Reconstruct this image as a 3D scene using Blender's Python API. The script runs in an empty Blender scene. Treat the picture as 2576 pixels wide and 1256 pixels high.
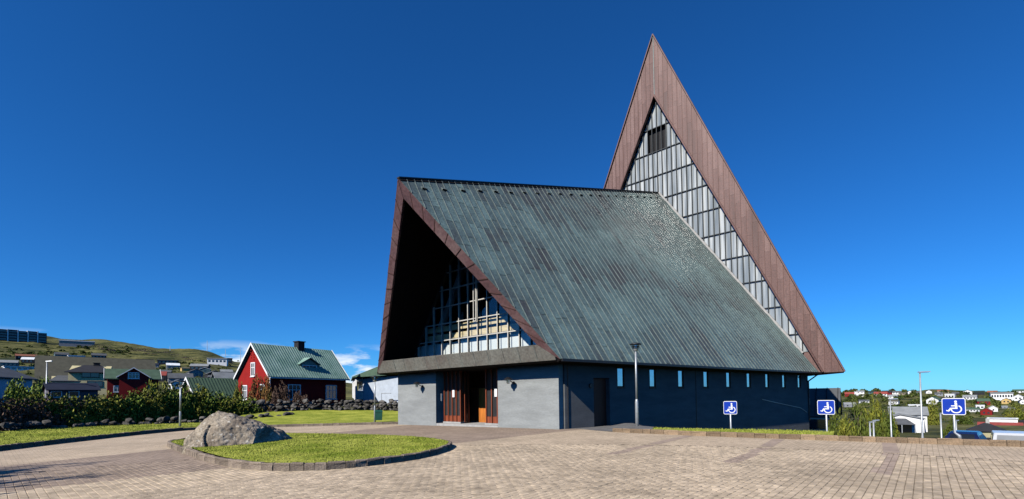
import bpy, math, random
import numpy as np
from mathutils import Vector, Matrix
R = random.Random(7)
C = bpy.context.scene.collection
rad = math.radians

# ------------------------------------------------------------------ camera, sky, sun, exposure
EYE = 1.6
F_PX, PITCH, ROLL, PY, CX = 1171.5, 0.03215, -0.0119, 960.9, 1288.0     # in pixels of a 2576 wide picture
_cp, _sp, _cr, _sr = math.cos(PITCH), math.sin(PITCH), math.cos(ROLL), math.sin(ROLL)
FW = Vector((0, _cp, _sp)); _up = Vector((0, -_sp, _cp)); _rt = Vector((1, 0, 0))
RT = _rt * _cr + _up * _sr; UP = _up * _cr - _rt * _sr
cam = bpy.data.cameras.new('camera'); cam_o = bpy.data.objects.new('camera', cam); C.objects.link(cam_o)
cam.sensor_width = 36; cam.lens = F_PX / 2576 * 36; cam.shift_y = (PY - 628.0) / 2576
cam.clip_start = .1; cam.clip_end = 12000
_m = Matrix((RT, UP, -FW)).transposed().to_4x4(); _m.translation = Vector((0, 0, EYE)); cam_o.matrix_world = _m
sc = bpy.context.scene; sc.camera = cam_o
sc.view_settings.view_transform = 'Standard'; sc.view_settings.look = 'None'; sc.view_settings.gamma = 1
sc.view_settings.exposure = 0.35
sc.cycles.max_bounces = 6; sc.cycles.diffuse_bounces = 0; sc.cycles.transparent_max_bounces = 12

SUN_EL = rad(37.2); SUN_H = Vector((-.663, -.749, 0)).normalized()      # horizontal direction towards the sun
sun_dir = SUN_H * math.cos(SUN_EL) + Vector((0, 0, math.sin(SUN_EL)))
w = bpy.data.worlds.new('World'); sc.world = w; w.use_nodes = True
nt = w.node_tree; nt.nodes.clear()
def N(nt, t, **k):
    n = nt.nodes.new(t)
    for a, b in k.items(): setattr(n, a, b)
    return n
out = N(nt, 'ShaderNodeOutputWorld'); bg = N(nt, 'ShaderNodeBackground'); bg.inputs[1].default_value = .075
sky = N(nt, 'ShaderNodeTexSky', sky_type='NISHITA', sun_disc=False, sun_elevation=SUN_EL,
        sun_rotation=math.atan2(SUN_H.x, SUN_H.y), altitude=100, air_density=.85, dust_density=.1, ozone_density=4.0)
hs = N(nt, 'ShaderNodeHueSaturation'); hs.inputs['Saturation'].default_value = 1.03
tint = N(nt, 'ShaderNodeVectorMath', operation='MULTIPLY'); tint.inputs[1].default_value = (.31, .82, 1.38)
nt.links.new(sky.outputs[0], tint.inputs[0]); nt.links.new(tint.outputs[0], hs.inputs['Color'])
# thin cloud bank low over the land
tc = N(nt, 'ShaderNodeTexCoord'); sep = N(nt, 'ShaderNodeSeparateXYZ'); nt.links.new(tc.outputs['Generated'], sep.inputs[0])
mp = N(nt, 'ShaderNodeMapping'); mp.inputs['Scale'].default_value = (9, 9, 30); mp.inputs['Location'].default_value = (1.3, .4, .2)
nt.links.new(tc.outputs['Generated'], mp.inputs[0])
no = N(nt, 'ShaderNodeTexNoise'); no.inputs['Scale'].default_value = 1.0; no.inputs['Detail'].default_value = 6; no.inputs['Roughness'].default_value = .55
nt.links.new(mp.outputs[0], no.inputs[0])
def mrange(nt, src, a, b, c, d, clamp=True):
    m = N(nt, 'ShaderNodeMapRange', clamp=clamp)
    for i, v in enumerate((a, b, c, d)): m.inputs[i + 1].default_value = v
    nt.links.new(src, m.inputs[0]); return m.outputs[0]
def mth(nt, op, a, b=None):
    m = N(nt, 'ShaderNodeMath', operation=op)
    for i, v in enumerate((a, b)):
        if v is None: continue
        if isinstance(v, (int, float)): m.inputs[i].default_value = v
        else: nt.links.new(v, m.inputs[i])
    return m.outputs[0]
band = mth(nt, 'MULTIPLY', mrange(nt, sep.outputs['Z'], .0, .03, .2, 1), mrange(nt, sep.outputs['Z'], .070, .112, 1, 0))
azm = mrange(nt, sep.outputs['X'], -.35, .1, 1, 0)
cl = mth(nt, 'MULTIPLY', mth(nt, 'MULTIPLY', mrange(nt, no.outputs[0], .465, .57, 0, 1), band), azm)
mixc = N(nt, 'ShaderNodeMix', data_type='RGBA'); nt.links.new(cl, mixc.inputs[0]); nt.links.new(hs.outputs[0], mixc.inputs[6])
mixc.inputs[7].default_value = (10, 10.6, 11.2, 1)
nt.links.new(mixc.outputs[2], bg.inputs[0]); nt.links.new(bg.outputs[0], out.inputs[0])

sun = bpy.data.lights.new('sun', 'SUN'); sun.energy = 5.0; sun.angle = rad(.53); sun.color = (1, .95, .87)
sun_o = bpy.data.objects.new('sun', sun); C.objects.link(sun_o)
sun_o.rotation_euler = (-sun_dir).to_track_quat('-Z', 'Y').to_euler(); sun_o.location = sun_dir * 200

# ------------------------------------------------------------------ helpers
def ray(px, py): return (FW + RT * ((px - CX) / F_PX) + UP * ((PY - py) / F_PX))
def at(px, py, depth):
    v = ray(px, py); v = v * (depth / v.y); return Vector((v.x, v.y, v.z + EYE))
def onz(px, py, z):
    v = ray(px, py); t = (z - EYE) / v.z; return Vector((v.x * t, v.y * t, z))
# church frame: x' across (to the right), y' along the axis (away), origin at the gable foot
CO = Vector((-3.2967, 25.5209, 0)); TH = .72482
CA = Vector((math.sin(TH), math.cos(TH), 0)); CC = Vector((math.cos(TH), -math.sin(TH), 0))
def cxy(x, y): return ((x - CO.x) * CC.x + (y - CO.y) * CC.y, (x - CO.x) * CA.x + (y - CO.y) * CA.y)
def wxy(a, b): return (CO.x + CC.x * a + CA.x * b, CO.y + CC.y * a + CA.y * b)

MATS = {}
def nodes_mat(name):
    m = bpy.data.materials.new(name); m.use_nodes = True; MATS[name] = m
    b = m.node_tree.nodes['Principled BSDF']; return m, m.node_tree, b
def pm(name, col, rough=.8, var=.18, scale=4.0, bump=0., bscale=40., metal=0., isl=0., obr=0., col2=None, spec=.4, stretch=None, gen=False, fine=.0, rp=(.35, .65)):
    """procedural material: noise between two tones, optional per-island / per-object tone, bump"""
    m, t, b = nodes_mat(name)
    tcn = N(t, 'ShaderNodeTexCoord'); src = tcn.outputs['Generated' if gen else 'Object']
    if stretch:
        mpn = N(t, 'ShaderNodeMapping'); mpn.inputs['Scale'].default_value = stretch; t.links.new(src, mpn.inputs[0]); src = mpn.outputs[0]
    n1 = N(t, 'ShaderNodeTexNoise'); n1.inputs['Scale'].default_value = scale; n1.inputs['Detail'].default_value = 7; n1.inputs['Roughness'].default_value = .6
    t.links.new(src, n1.inputs[0])
    c1 = [max(0, c * (1 - var)) for c in col]; c2 = [c * (1 + var) for c in col] if col2 is None else list(col2)
    if col2 is not None: c1 = list(col)
    cr = N(t, 'ShaderNodeValToRGB'); cr.color_ramp.elements[0].position = rp[0]; cr.color_ramp.elements[1].position = rp[1]
    cr.color_ramp.elements[0].color = (*c1, 1); cr.color_ramp.elements[1].color = (*c2, 1)
    t.links.new(n1.outputs[0], cr.inputs[0]); colo = cr.outputs[0]
    def scale_by(colo, fac):
        mx = N(t, 'ShaderNodeVectorMath', operation='SCALE'); t.links.new(colo, mx.inputs[0]); t.links.new(fac, mx.inputs['Scale']); return mx.outputs[0]
    if isl:
        g = N(t, 'ShaderNodeNewGeometry'); colo = scale_by(colo, mrange(t, g.outputs['Random Per Island'], 0, 1, 1 - isl, 1 + isl))
    if obr:
        g = N(t, 'ShaderNodeObjectInfo'); colo = scale_by(colo, mrange(t, g.outputs['Random'], 0, 1, 1 - obr, 1 + obr))
    if fine:
        n3 = N(t, 'ShaderNodeTexNoise'); n3.inputs['Scale'].default_value = scale * 14; n3.inputs['Detail'].default_value = 4; t.links.new(src, n3.inputs[0])
        colo = scale_by(colo, mrange(t, n3.outputs[0], .3, .7, 1 - fine, 1 + fine))
    t.links.new(colo, b.inputs['Base Color'])
    b.inputs['Roughness'].default_value = rough; b.inputs['Metallic'].default_value = metal
    b.inputs['Specular IOR Level'].default_value = spec
    if bump:
        n2 = N(t, 'ShaderNodeTexNoise'); n2.inputs['Scale'].default_value = bscale; n2.inputs['Detail'].default_value = 5; t.links.new(src, n2.inputs[0])
        bp = N(t, 'ShaderNodeBump'); bp.inputs['Strength'].default_value = bump; bp.inputs['Distance'].default_value = .02
        t.links.new(n2.outputs[0], bp.inputs['Height']); t.links.new(bp.outputs[0], b.inputs['Normal'])
    return m
def M(n): return MATS[n]

class MB:
    def __init__(s): s.v = []; s.f = []
    def add(s, vs, fs):
        o = len(s.v); s.v.extend([tuple(v) for v in vs]); s.f.extend([tuple(i + o for i in f) for f in fs]); return s
    def box(s, x0, x1, y0, y1, z0, z1):
        return s.add([(x0, y0, z0), (x1, y0, z0), (x1, y1, z0), (x0, y1, z0), (x0, y0, z1), (x1, y0, z1), (x1, y1, z1), (x0, y1, z1)],
                     [(0, 3, 2, 1), (4, 5, 6, 7), (0, 1, 5, 4), (1, 2, 6, 5), (2, 3, 7, 6), (3, 0, 4, 7)])
    def hexa(s, b, t):      # two corresponding polygons
        n = len(b); return s.add(list(b) + list(t), [tuple(range(n))[::-1], tuple(range(n, 2 * n))] + [(i, (i + 1) % n, n + (i + 1) % n, n + i) for i in range(n)])
    def slab(s, poly, off):  # polygon extruded by vector
        off = Vector(off); return s.hexa([Vector(p) for p in poly], [Vector(p) + off for p in poly])
    def bar(s, a, b, wx, wy=None, up=(0, 0, 1)):
        a, b = Vector(a), Vector(b); wy = wy or wx; d = (b - a).normalized(); u = Vector(up)
        if abs(d.dot(u)) > .98: u = Vector((0, 1, 0))
        x = d.cross(u).normalized() * wx / 2; y = x.cross(d).normalized() * wy / 2
        return s.hexa([a - x - y, a + x - y, a + x + y, a - x + y], [b - x - y, b + x - y, b + x + y, b - x + y])
    def tube(s, pts, rs, n=10, cap=True):
        pts = [Vector(p) for p in pts]; o = len(s.v)
        for i, p in enumerate(pts):
            d = (pts[min(i + 1, len(pts) - 1)] - pts[max(i - 1, 0)]).normalized()
            u = Vector((1, 0, 0)) if abs(d.x) < .9 else Vector((0, 1, 0)); x = d.cross(u).normalized(); y = d.cross(x)
            r = rs[i] if hasattr(rs, '__len__') else rs
            for k in range(n):
                a = 2 * math.pi * k / n; q = p + x * math.cos(a) * r + y * math.sin(a) * r; s.v.append(tuple(q))
        for i in range(len(pts) - 1):
            for k in range(n): s.f.append((o + i * n + k, o + i * n + (k + 1) % n, o + (i + 1) * n + (k + 1) % n, o + (i + 1) * n + k))
        if cap: s.f.append(tuple(o + k for k in range(n))[::-1]); s.f.append(tuple(o + (len(pts) - 1) * n + k for k in range(n)))
        return s
    def mesh(s, name, mat, smooth=False):
        me = bpy.data.meshes.new(name); me.from_pydata(s.v, [], s.f); me.update()
        if mat: me.materials.append(M(mat) if isinstance(mat, str) else mat)
        if smooth: me.polygons.foreach_set('use_smooth', [True] * len(me.polygons))
        return me
    def build(s, name, mat, parent=None, smooth=False): return link(name, s.mesh(name, mat, smooth), parent)
def link(name, me, parent=None, loc=None, rz=None):
    o = bpy.data.objects.new(name, me); C.objects.link(o)
    if parent: o.parent = parent
    if loc is not None: o.location = loc
    if rz is not None: o.rotation_euler = (0, 0, rz)
    return o
def npmesh(name, V, F, mat):
    me = bpy.data.meshes.new(name); V = np.asarray(V, dtype=np.float32); F = np.asarray(F, dtype=np.int32); k = F.shape[1]
    me.vertices.add(len(V)); me.vertices.foreach_set('co', V.ravel()); me.loops.add(F.size); me.loops.foreach_set('vertex_index', F.ravel())
    me.polygons.add(len(F)); me.polygons.foreach_set('loop_start', np.arange(0, F.size, k, dtype=np.int32)); me.polygons.foreach_set('loop_total', np.full(len(F), k, dtype=np.int32))
    me.update(calc_edges=True); me.validate()
    if mat: me.materials.append(M(mat))
    return me
def tag(o, label=None, cat=None, group=None, kind=None):
    if label: o['label'] = label
    if cat: o['category'] = cat
    if group: o['group'] = group
    if kind: o['kind'] = kind
    return o
def empty(name, loc=(0, 0, 0), rz=0, label=None, cat=None, group=None, kind=None):
    o = bpy.data.objects.new(name, None); C.objects.link(o); o.location = loc; o.rotation_euler = (0, 0, rz); o.empty_display_size = .2
    return tag(o, label, cat, group, kind)
def copy_tree(o, parent=None):
    c = o.copy(); C.objects.link(c); c.parent = parent
    for ch in list(o.children): copy_tree(ch, c)
    return c
ORD = ['first', 'second', 'third', 'fourth', 'fifth', 'sixth', 'seventh', 'eighth', 'ninth', 'tenth', 'eleventh', 'twelfth', 'thirteenth', 'fourteenth',
       'fifteenth', 'sixteenth', 'seventeenth', 'eighteenth', 'nineteenth', 'twentieth'] + ['twenty-' + x for x in
       ('first', 'second', 'third', 'fourth', 'fifth', 'sixth', 'seventh', 'eighth', 'ninth')] + ['thirtieth'] + ['thirty-' + x for x in
       ('first', 'second', 'third', 'fourth', 'fifth', 'sixth', 'seventh', 'eighth', 'ninth')] + ['fortieth'] + ['forty-' + x for x in
       ('first', 'second', 'third', 'fourth', 'fifth', 'sixth', 'seventh', 'eighth', 'ninth')] + ['fiftieth'] + ['fifty-' + x for x in ('first', 'second', 'third', 'fourth', 'fifth', 'sixth', 'seventh', 'eighth', 'ninth')]
def smooth(a, b, x):
    t = min(1, max(0, (x - a) / (b - a))); return t * t * (3 - 2 * t)
def lerp_t(tab, x):
    if x <= tab[0][0]: return tab[0][1]
    for (a, b), (c, d) in zip(tab, tab[1:]):
        if x <= c: return b + (d - b) * (x - a) / (c - a)
    return tab[-1][1]

from mathutils import noise as mn
# ------------------------------------------------------------------ terrain height (metres, 0 = forecourt)
ELL = [(30, -.050), (40, -.036), (60, -.008), (80, .012), (120, .036), (220, .066), (320, .084), (450, .100), (650, .119), (900, .152), (1100, .150), (1400, .11), (2500, .03), (5000, .0)]
ELR = [(15, -.10), (22, -.135), (32, -.142), (45, -.118), (60, -.095), (100, -.073), (150, -.060), (250, -.045), (400, -.030), (600, -.016), (900, -.006), (1200, .0015), (1500, -.002), (2500, -.012), (5000, -.01)]
CREST = [(-400, .155), (0, .153), (120, .140), (250, .131), (400, .112), (500, .108), (545, .097), (590, .084), (640, .077), (700, .068), (800, .045), (900, .030), (1100, .022), (1400, .012), (1800, .004)]
from functools import lru_cache
def gz0(x, y):
    r = math.hypot(x, y); a, b = cxy(x, y)
    d = a - 6.4; near = .014 * (d - math.sqrt(d * d + 4)) / 2 if d > -40 else -.5
    if y <= 1: u = -400 if x < 0 else 2900
    else: u = min(2900, max(-400, 1288 + 1171.5 * x / y))
    k = lerp_t(CREST, u); r_ = r; r = max(y, .62 * r)
    lr = lerp_t(ELL, r)
    el_l = lr * (min(1, k / .108) if (r < 320 and lr > 0) else (k / .152 if lr > 0 else 1))
    if 320 <= r < 450:
        s = (r - 320) / 130; el_l = lr * (min(1, k / .108) * (1 - s) + s * k / .152)
    el_r = lerp_t(ELR, r)
    s = smooth(1150, 1950, u); el = el_l * (1 - s) + el_r * s
    zf = EYE + r * el; r = r_
    r0 = lerp_t([(0, 27), (600, 32), (1000, 36), (1500, 62), (1900, 50), (2060, 24), (2200, 20.5), (2576, 18.8)], u); r1 = r0 + lerp_t([(0, 14), (1900, 20), (2200, 11)], u)
    wgt = smooth(r0, r1, r)
    z = near * (1 - wgt) + zf * wgt
    if -6 < b < 50:           # level pad of the church
        q = abs(a) - (8.5 + .212 * max(0, b)); f = 1 - smooth(0, 7, q); 
        if a > 0: f *= 1 - .8 * smooth(14, 30, b)
        z = z * (1 - f) + near * f
    dk = (x - 4.3) * .583 + (y - 19.91) * .812
    if dk > 1.2 and 1560 < u < 2400 and r < 75: z -= 1.5 * smooth(1.2, 9, dk) * smooth(1560, 1720, u) * (1 - smooth(2200, 2400, u)) * (1 - smooth(50, 75, r))
    if 70 < r:
        z += (math.sin(x * .013 + 1.3) * math.cos(y * .017) * .5 + math.sin(x * .031) * math.sin(y * .027 + 2) * .35) * min(8, (r - 70) * .006)
        if r > 150: z += (mn.fractal(Vector((x * .012, y * .012, 3)), 1, 2.1, 5) * .9 - abs(mn.noise(Vector((x * .006, y * .02, 7)))) * 1.2) * min(6, (r - 150) * .011)
    return z
def gz(x, y): return gz0(x, y)
def hit(px, py, rmin=10, rmax=1500):
    """where the sight line meets the terrain"""
    v = ray(px, py); h = math.hypot(v.x, v.y); r = rmin; last = None
    while r < rmax:
        x, y, z = v.x / h * r, v.y / h * r, EYE + v.z / h * r
        if z <= gz(x, y): return Vector((x, y, gz(x, y)))
        r *= 1.01
    return None

# ------------------------------------------------------------------ materials
pm('lawn', (.16, .20, .02), .9, scale=.8, col2=(.36, .37, .06), fine=.25, bump=.6, bscale=60, spec=.1)
pm('blade', (.19, .25, .02), .7, scale=.8, col2=(.42, .43, .08), isl=.22, spec=.15)
pm('moor', (.028, .036, .014), .95, scale=.03, col2=(.15, .14, .05), fine=.6, spec=.05, stretch=(1, 1, 3), rp=(.38, .62))
pm('joint', (.075, .06, .045), .95, var=.4, scale=3)
pm('paver_light', (.49, .385, .265), .88, var=.2, scale=.4, isl=.10, obr=.10, fine=.28, bump=.4, bscale=160, spec=.25)
pm('paver_dark', (.315, .24, .178), .88, var=.2, scale=.4, isl=.14, obr=.12, fine=.26, bump=.4, bscale=160, spec=.25)
pm('strip', (.32, .24, .18), .9, var=.1, scale=.6, isl=.14, fine=.2)
pm('asphalt', (.13, .125, .12), .92, var=.25, scale=2, fine=.25)
pm('kerbstone', (.21, .15, .095), .9, scale=3, col2=(.30, .205, .125), obr=.32, fine=.3, bump=.8, bscale=25, spec=.2)
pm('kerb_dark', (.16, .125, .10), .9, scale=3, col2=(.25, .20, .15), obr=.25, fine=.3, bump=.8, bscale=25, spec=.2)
pm('fieldstone', (.035, .032, .028), .95, scale=2.5, col2=(.15, .14, .125), obr=.35, fine=.3, bump=1, bscale=12, spec=.15)
pm('boulder', (.17, .135, .10), .95, scale=1.6, col2=(.36, .305, .23), fine=.35, bump=.7, bscale=11, spec=.15)
def boulder_spots():
    t = M('boulder').node_tree; b = t.nodes['Principled BSDF']; old = b.inputs['Base Color'].links[0].from_socket
    tcn = N(t, 'ShaderNodeTexCoord'); n = N(t, 'ShaderNodeTexNoise'); n.inputs['Scale'].default_value = 9; n.inputs['Detail'].default_value = 3; t.links.new(tcn.outputs['Object'], n.inputs[0])
    mx = N(t, 'ShaderNodeMix', data_type='RGBA'); t.links.new(mrange(t, n.outputs[0], .60, .68, 0, .75), mx.inputs[0]); t.links.new(old, mx.inputs[6]); mx.inputs[7].default_value = (.50, .47, .40, 1); t.links.new(mx.outputs[2], b.inputs['Base Color'])
boulder_spots()
def copper_mat(name, c1, c2, c3, rough, metal, isl, stretch, bump=.12):
    m, t, b = nodes_mat(name)
    tcn = N(t, 'ShaderNodeTexCoord'); mpn = N(t, 'ShaderNodeMapping'); mpn.inputs['Scale'].default_value = stretch; t.links.new(tcn.outputs['Object'], mpn.inputs[0])
    n1 = N(t, 'ShaderNodeTexNoise'); n1.inputs['Scale'].default_value = 1; n1.inputs['Detail'].default_value = 8; n1.inputs['Roughness'].default_value = .65; t.links.new(mpn.outputs[0], n1.inputs[0])
    g = N(t, 'ShaderNodeNewGeometry'); oi = N(t, 'ShaderNodeObjectInfo')
    f = mth(t, 'ADD', n1.outputs[0], mrange(t, g.outputs['Random Per Island'], 0, 1, -isl, isl))
    f = mth(t, 'ADD', f, mrange(t, oi.outputs['Random'], 0, 1, -isl * .6, isl * .6))
    cr = N(t, 'ShaderNodeValToRGB'); e = cr.color_ramp.elements
    e[0].position = .3; e[1].position = .72; e[0].color = (*c1, 1); e[1].color = (*c3, 1); k = e.new(.5); k.color = (*c2, 1)
    t.links.new(f, cr.inputs[0])
    n2 = N(t, 'ShaderNodeTexNoise'); n2.inputs['Scale'].default_value = 9; n2.inputs['Detail'].default_value = 6; t.links.new(tcn.outputs['Object'], n2.inputs[0])
    sv = N(t, 'ShaderNodeVectorMath', operation='SCALE'); t.links.new(cr.outputs[0], sv.inputs[0]); t.links.new(mrange(t, n2.outputs[0], .3, .7, .72, 1.28), sv.inputs['Scale'])
    t.links.new(sv.outputs[0], b.inputs['Base Color'])
    b.inputs['Metallic'].default_value = metal; t.links.new(mrange(t, n2.outputs[0], .3, .7, rough - .03, rough + .05), b.inputs['Roughness'])
    bp = N(t, 'ShaderNodeBump'); bp.inputs['Strength'].default_value = bump; bp.inputs['Distance'].default_value = .02; t.links.new(n1.outputs[0], bp.inputs['Height']); t.links.new(bp.outputs[0], b.inputs['Normal'])
copper_mat('patina', (.082, .086, .082), (.112, .160, .150), (.18, .262, .238), .50, .4, .11, (.5, .5, .22), .02)
copper_mat('brown_copper', (.085, .046, .039), (.125, .066, .056), (.18, .108, .094), .6, .12, .10, (1.2, 1.2, .12))
copper_mat('maroon_copper', (.062, .032, .033), (.105, .050, .050), (.15, .092, .086), .6, .1, .12, (.7, .7, .7))
copper_mat('grey_copper', (.13, .105, .09), (.17, .16, .135), (.21, .21, .18), .55, .15, .1, (.7, .7, .7))
pm('seam', (.15, .18, .17), .45, metal=.3, var=.25)
pm('seam_brown', (.10, .05, .042), .5, metal=.3, var=.2)
pm('ridge_cap', (.05, .045, .043), .5, metal=.3)
pm('side_render', (.105, .11, .112), .85, var=.14, scale=.8, fine=.08, bump=.3, bscale=14, spec=.2, stretch=(.7, .7, 3))  # darker paint than the front, with its shade deepened in the base colour
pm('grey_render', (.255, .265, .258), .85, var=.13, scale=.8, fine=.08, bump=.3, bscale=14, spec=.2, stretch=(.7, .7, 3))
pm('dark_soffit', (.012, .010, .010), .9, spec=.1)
pm('black_metal', (.012, .012, .014), .45, spec=.5)
pm('dark_frame', (.014, .013, .013), .6)
pm('mullion', (.022, .027, .03), .5, metal=.3)
pm('pale_mullion', (.52, .50, .45), .6, var=.08)
pm('red_timber', (.23, .055, .022), .55, var=.25, scale=2, stretch=(4, 4, .5))
pm('orange_timber', (.52, .17, .03), .5, var=.2, scale=2, stretch=(4, 4, .5))
pm('brown_door', (.035, .012, .007), .6, var=.3, stretch=(4, 4, .5))
pm('concrete', (.36, .35, .33), .9, var=.12)
pm('white_paint', (.78, .78, .76), .6, var=.04)
pm('paper', (.82, .82, .80), .8, var=.02)
pm('galv', (.42, .44, .45), .45, metal=.5, var=.12, scale=6)
pm('sign_blue', (.003, .035, .34), .35, var=.08)
pm('bin_green', (.01, .07, .045), .5)
pm('wood_light', (.72, .56, .33), .6, var=.22, scale=2, stretch=(1, 1, 12))
pm('plaster', (.72, .72, .70), .8, var=.04)
pm('interior_dark', (.02, .02, .022), .9)
def glass(name, tint, refl, rough=.02, see=None):
    m = bpy.data.materials.new(name); m.use_nodes = True; MATS[name] = m; t = m.node_tree; t.nodes.clear()
    o = N(t, 'ShaderNodeOutputMaterial'); tr = N(t, 'ShaderNodeBsdfTransparent'); tr.inputs[0].default_value = (*tint, 1)
    gl = N(t, 'ShaderNodeBsdfGlossy'); gl.inputs['Roughness'].default_value = rough; gl.inputs[0].default_value = (.9, .95, 1, 1)
    fr = N(t, 'ShaderNodeFresnel'); fr.inputs[0].default_value = 1.5; mx = N(t, 'ShaderNodeMixShader')
    gg = N(t, 'ShaderNodeNewGeometry'); front = mth(t, 'SUBTRACT', 1, gg.outputs['Backfacing']); t.links.new(mth(t, 'MULTIPLY', mth(t, 'ADD', mth(t, 'MULTIPLY', fr.outputs[0], 1.8), refl), front), mx.inputs[0]); t.links.new(tr.outputs[0], mx.inputs[1]); t.links.new(gl.outputs[0], mx.inputs[2]); t.links.new(mx.outputs[0], o.inputs[0])
glass('clear_glass', (.95, .97, .97), .0)
pm('house_glass', (.03, .04, .05), .08, spec=.8)
pm('side_glass', (.50, .56, .62), .08, spec=1.0, var=.06, metal=.9)
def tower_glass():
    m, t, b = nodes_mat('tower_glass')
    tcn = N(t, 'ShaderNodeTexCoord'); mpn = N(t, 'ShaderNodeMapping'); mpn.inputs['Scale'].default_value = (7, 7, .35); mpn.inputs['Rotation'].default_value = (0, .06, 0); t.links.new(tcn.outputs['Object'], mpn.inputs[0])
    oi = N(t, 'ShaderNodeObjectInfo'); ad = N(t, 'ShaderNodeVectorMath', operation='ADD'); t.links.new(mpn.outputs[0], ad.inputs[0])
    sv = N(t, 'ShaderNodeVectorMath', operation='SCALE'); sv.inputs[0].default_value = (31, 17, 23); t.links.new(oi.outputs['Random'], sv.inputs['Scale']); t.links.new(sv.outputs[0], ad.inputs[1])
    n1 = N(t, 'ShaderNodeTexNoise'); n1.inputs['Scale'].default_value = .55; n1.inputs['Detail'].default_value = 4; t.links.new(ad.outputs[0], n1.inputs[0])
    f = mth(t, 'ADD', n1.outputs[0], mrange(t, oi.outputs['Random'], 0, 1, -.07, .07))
    cr = N(t, 'ShaderNodeValToRGB'); e = cr.color_ramp.elements; e[0].position = .32; e[1].position = .66; e[0].color = (.17, .195, .205, 1); e[1].color = (.50, .52, .51, 1)  # pale streaks of reflection painted into the panes' base colour
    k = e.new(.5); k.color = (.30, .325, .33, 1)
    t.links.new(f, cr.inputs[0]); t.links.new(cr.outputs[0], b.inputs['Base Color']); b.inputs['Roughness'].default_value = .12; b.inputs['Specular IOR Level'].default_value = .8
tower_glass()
for nm, c in dict(white=(.72, .72, .70), cream=(.50, .44, .24), red=(.20, .012, .012), brightred=(.27, .012, .010), navy=(.022, .028, .045), grey=(.22, .23, .24), black=(.025, .025, .028), brown=(.12, .085, .06),
                  yellow=(.52, .36, .14), tan=(.34, .28, .2), darkred=(.13, .015, .015), teal=(.07, .12, .13), purple=(.10, .085, .10), blueshade=(.42, .47, .53), orange=(.36, .12, .05)).items(): pm('wall_' + nm, c, .85, var=.1, scale=1.5, spec=.2)  # blueshade holds the bluish shade of white walls in its colour
for nm, c in dict(green=(.055, .095, .06), grey=(.22, .23, .23), black=(.022, .022, .026), red=(.25, .05, .04), brown=(.085, .08, .055), white=(.66, .68, .68), navy=(.012, .016, .032), rust=(.25, .10, .06), slate=(.085, .09, .095), darkgreen=(.018, .032, .026)).items(): pm('roof_' + nm, c, .8, var=.15, scale=1.2, spec=.3)
pm('roof_verdigris', (.14, .25, .20), .7, scale=.8, col2=(.25, .37, .31), fine=.2, bump=.15)
pm('leaf_olive', (.10, .13, .014), .65, scale=.9, col2=(.21, .20, .028), isl=.5, spec=.2)
pm('leaf_green', (.075, .135, .014), .65, scale=.9, col2=(.17, .21, .028), isl=.5, spec=.2)
pm('leaf_deep', (.05, .082, .012), .65, scale=.9, col2=(.115, .13, .02), isl=.5, spec=.2)
pm('leaf_brown', (.07, .04, .03), .7, scale=.9, col2=(.12, .075, .05), isl=.5, spec=.2)
pm('leaf_red', (.22, .05, .02), .65, scale=.9, col2=(.14, .13, .03), isl=.5, spec=.2)
pm('leaf_far', (.035, .058, .013), .9, scale=.05, col2=(.10, .115, .03), isl=.45, spec=.1)
pm('bark', (.085, .065, .05), .9)
pm('stake', (.42, .38, .30), .9)
pm('scrub', (.16, .12, .06), .9, isl=.4, col2=(.3, .24, .14))
pm('car_blue', (.008, .012, .05), .2, var=.05, spec=.7)
pm('car_white', (.5, .51, .52), .25, var=.03, spec=.6)
pm('tyre', (.012, .012, .012), .8)
pm('car_glass', (.015, .018, .02), .05, spec=.9)

# ------------------------------------------------------------------ ground, paving, lawns
from mathutils.geometry import delaunay_2d_cdt
def inpoly(p, poly):
    x, y = p; c = False; n = len(poly)
    for i in range(n):
        (x1, y1), (x2, y2) = poly[i], poly[i - 1]
        if (y1 > y) != (y2 > y) and x < (x2 - x1) * (y - y1) / (y2 - y1) + x1: c = not c
    return c
def dens(poly, step, closed=True):
    o = []
    n = len(poly)
    for i in range(n if closed else n - 1):
        a, b = poly[i], poly[(i + 1) % n]; k = max(1, int(math.hypot(b[0] - a[0], b[1] - a[1]) / step))
        o += [(a[0] + (b[0] - a[0]) * j / k, a[1] + (b[1] - a[1]) * j / k) for j in range(k)]
    if not closed: o.append(poly[-1])
    return o
def chaikin(poly, n=2, closed=True):
    for _ in range(n):
        o = []; m = len(poly)
        for i in range(m if closed else m - 1):
            a, b = poly[i], poly[(i + 1) % m]; o += [(a[0] * .75 + b[0] * .25, a[1] * .75 + b[1] * .25), (a[0] * .25 + b[0] * .75, a[1] * .25 + b[1] * .75)]
        poly = o if closed else [poly[0]] + o + [poly[-1]]
    return poly
def sheet(name, poly, step, zf, mat, parent=None, kind='structure', label=None):
    bd = dens(poly, step); n = len(bd); xs = [p[0] for p in bd]; ys = [p[1] for p in bd]; pts = list(bd)
    x = min(xs) + step / 2
    while x < max(xs):
        y = min(ys) + step / 2
        while y < max(ys):
            q = (x + R.uniform(-.1, .1) * step, y + R.uniform(-.1, .1) * step)
            if inpoly(q, bd): pts.append(q)
            y += step
        x += step
    v, e, f, *_ = delaunay_2d_cdt([Vector(p) for p in pts], [(i, (i + 1) % n) for i in range(n)], [], 1, 1e-5)
    mb = MB(); mb.add([(p.x, p.y, zf(p.x, p.y)) for p in v], [tuple(t) for t in f]); o = mb.build(name, mat, parent, smooth=True)
    if kind: o['kind'] = kind
    if label: o['label'] = label
    return o
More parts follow.
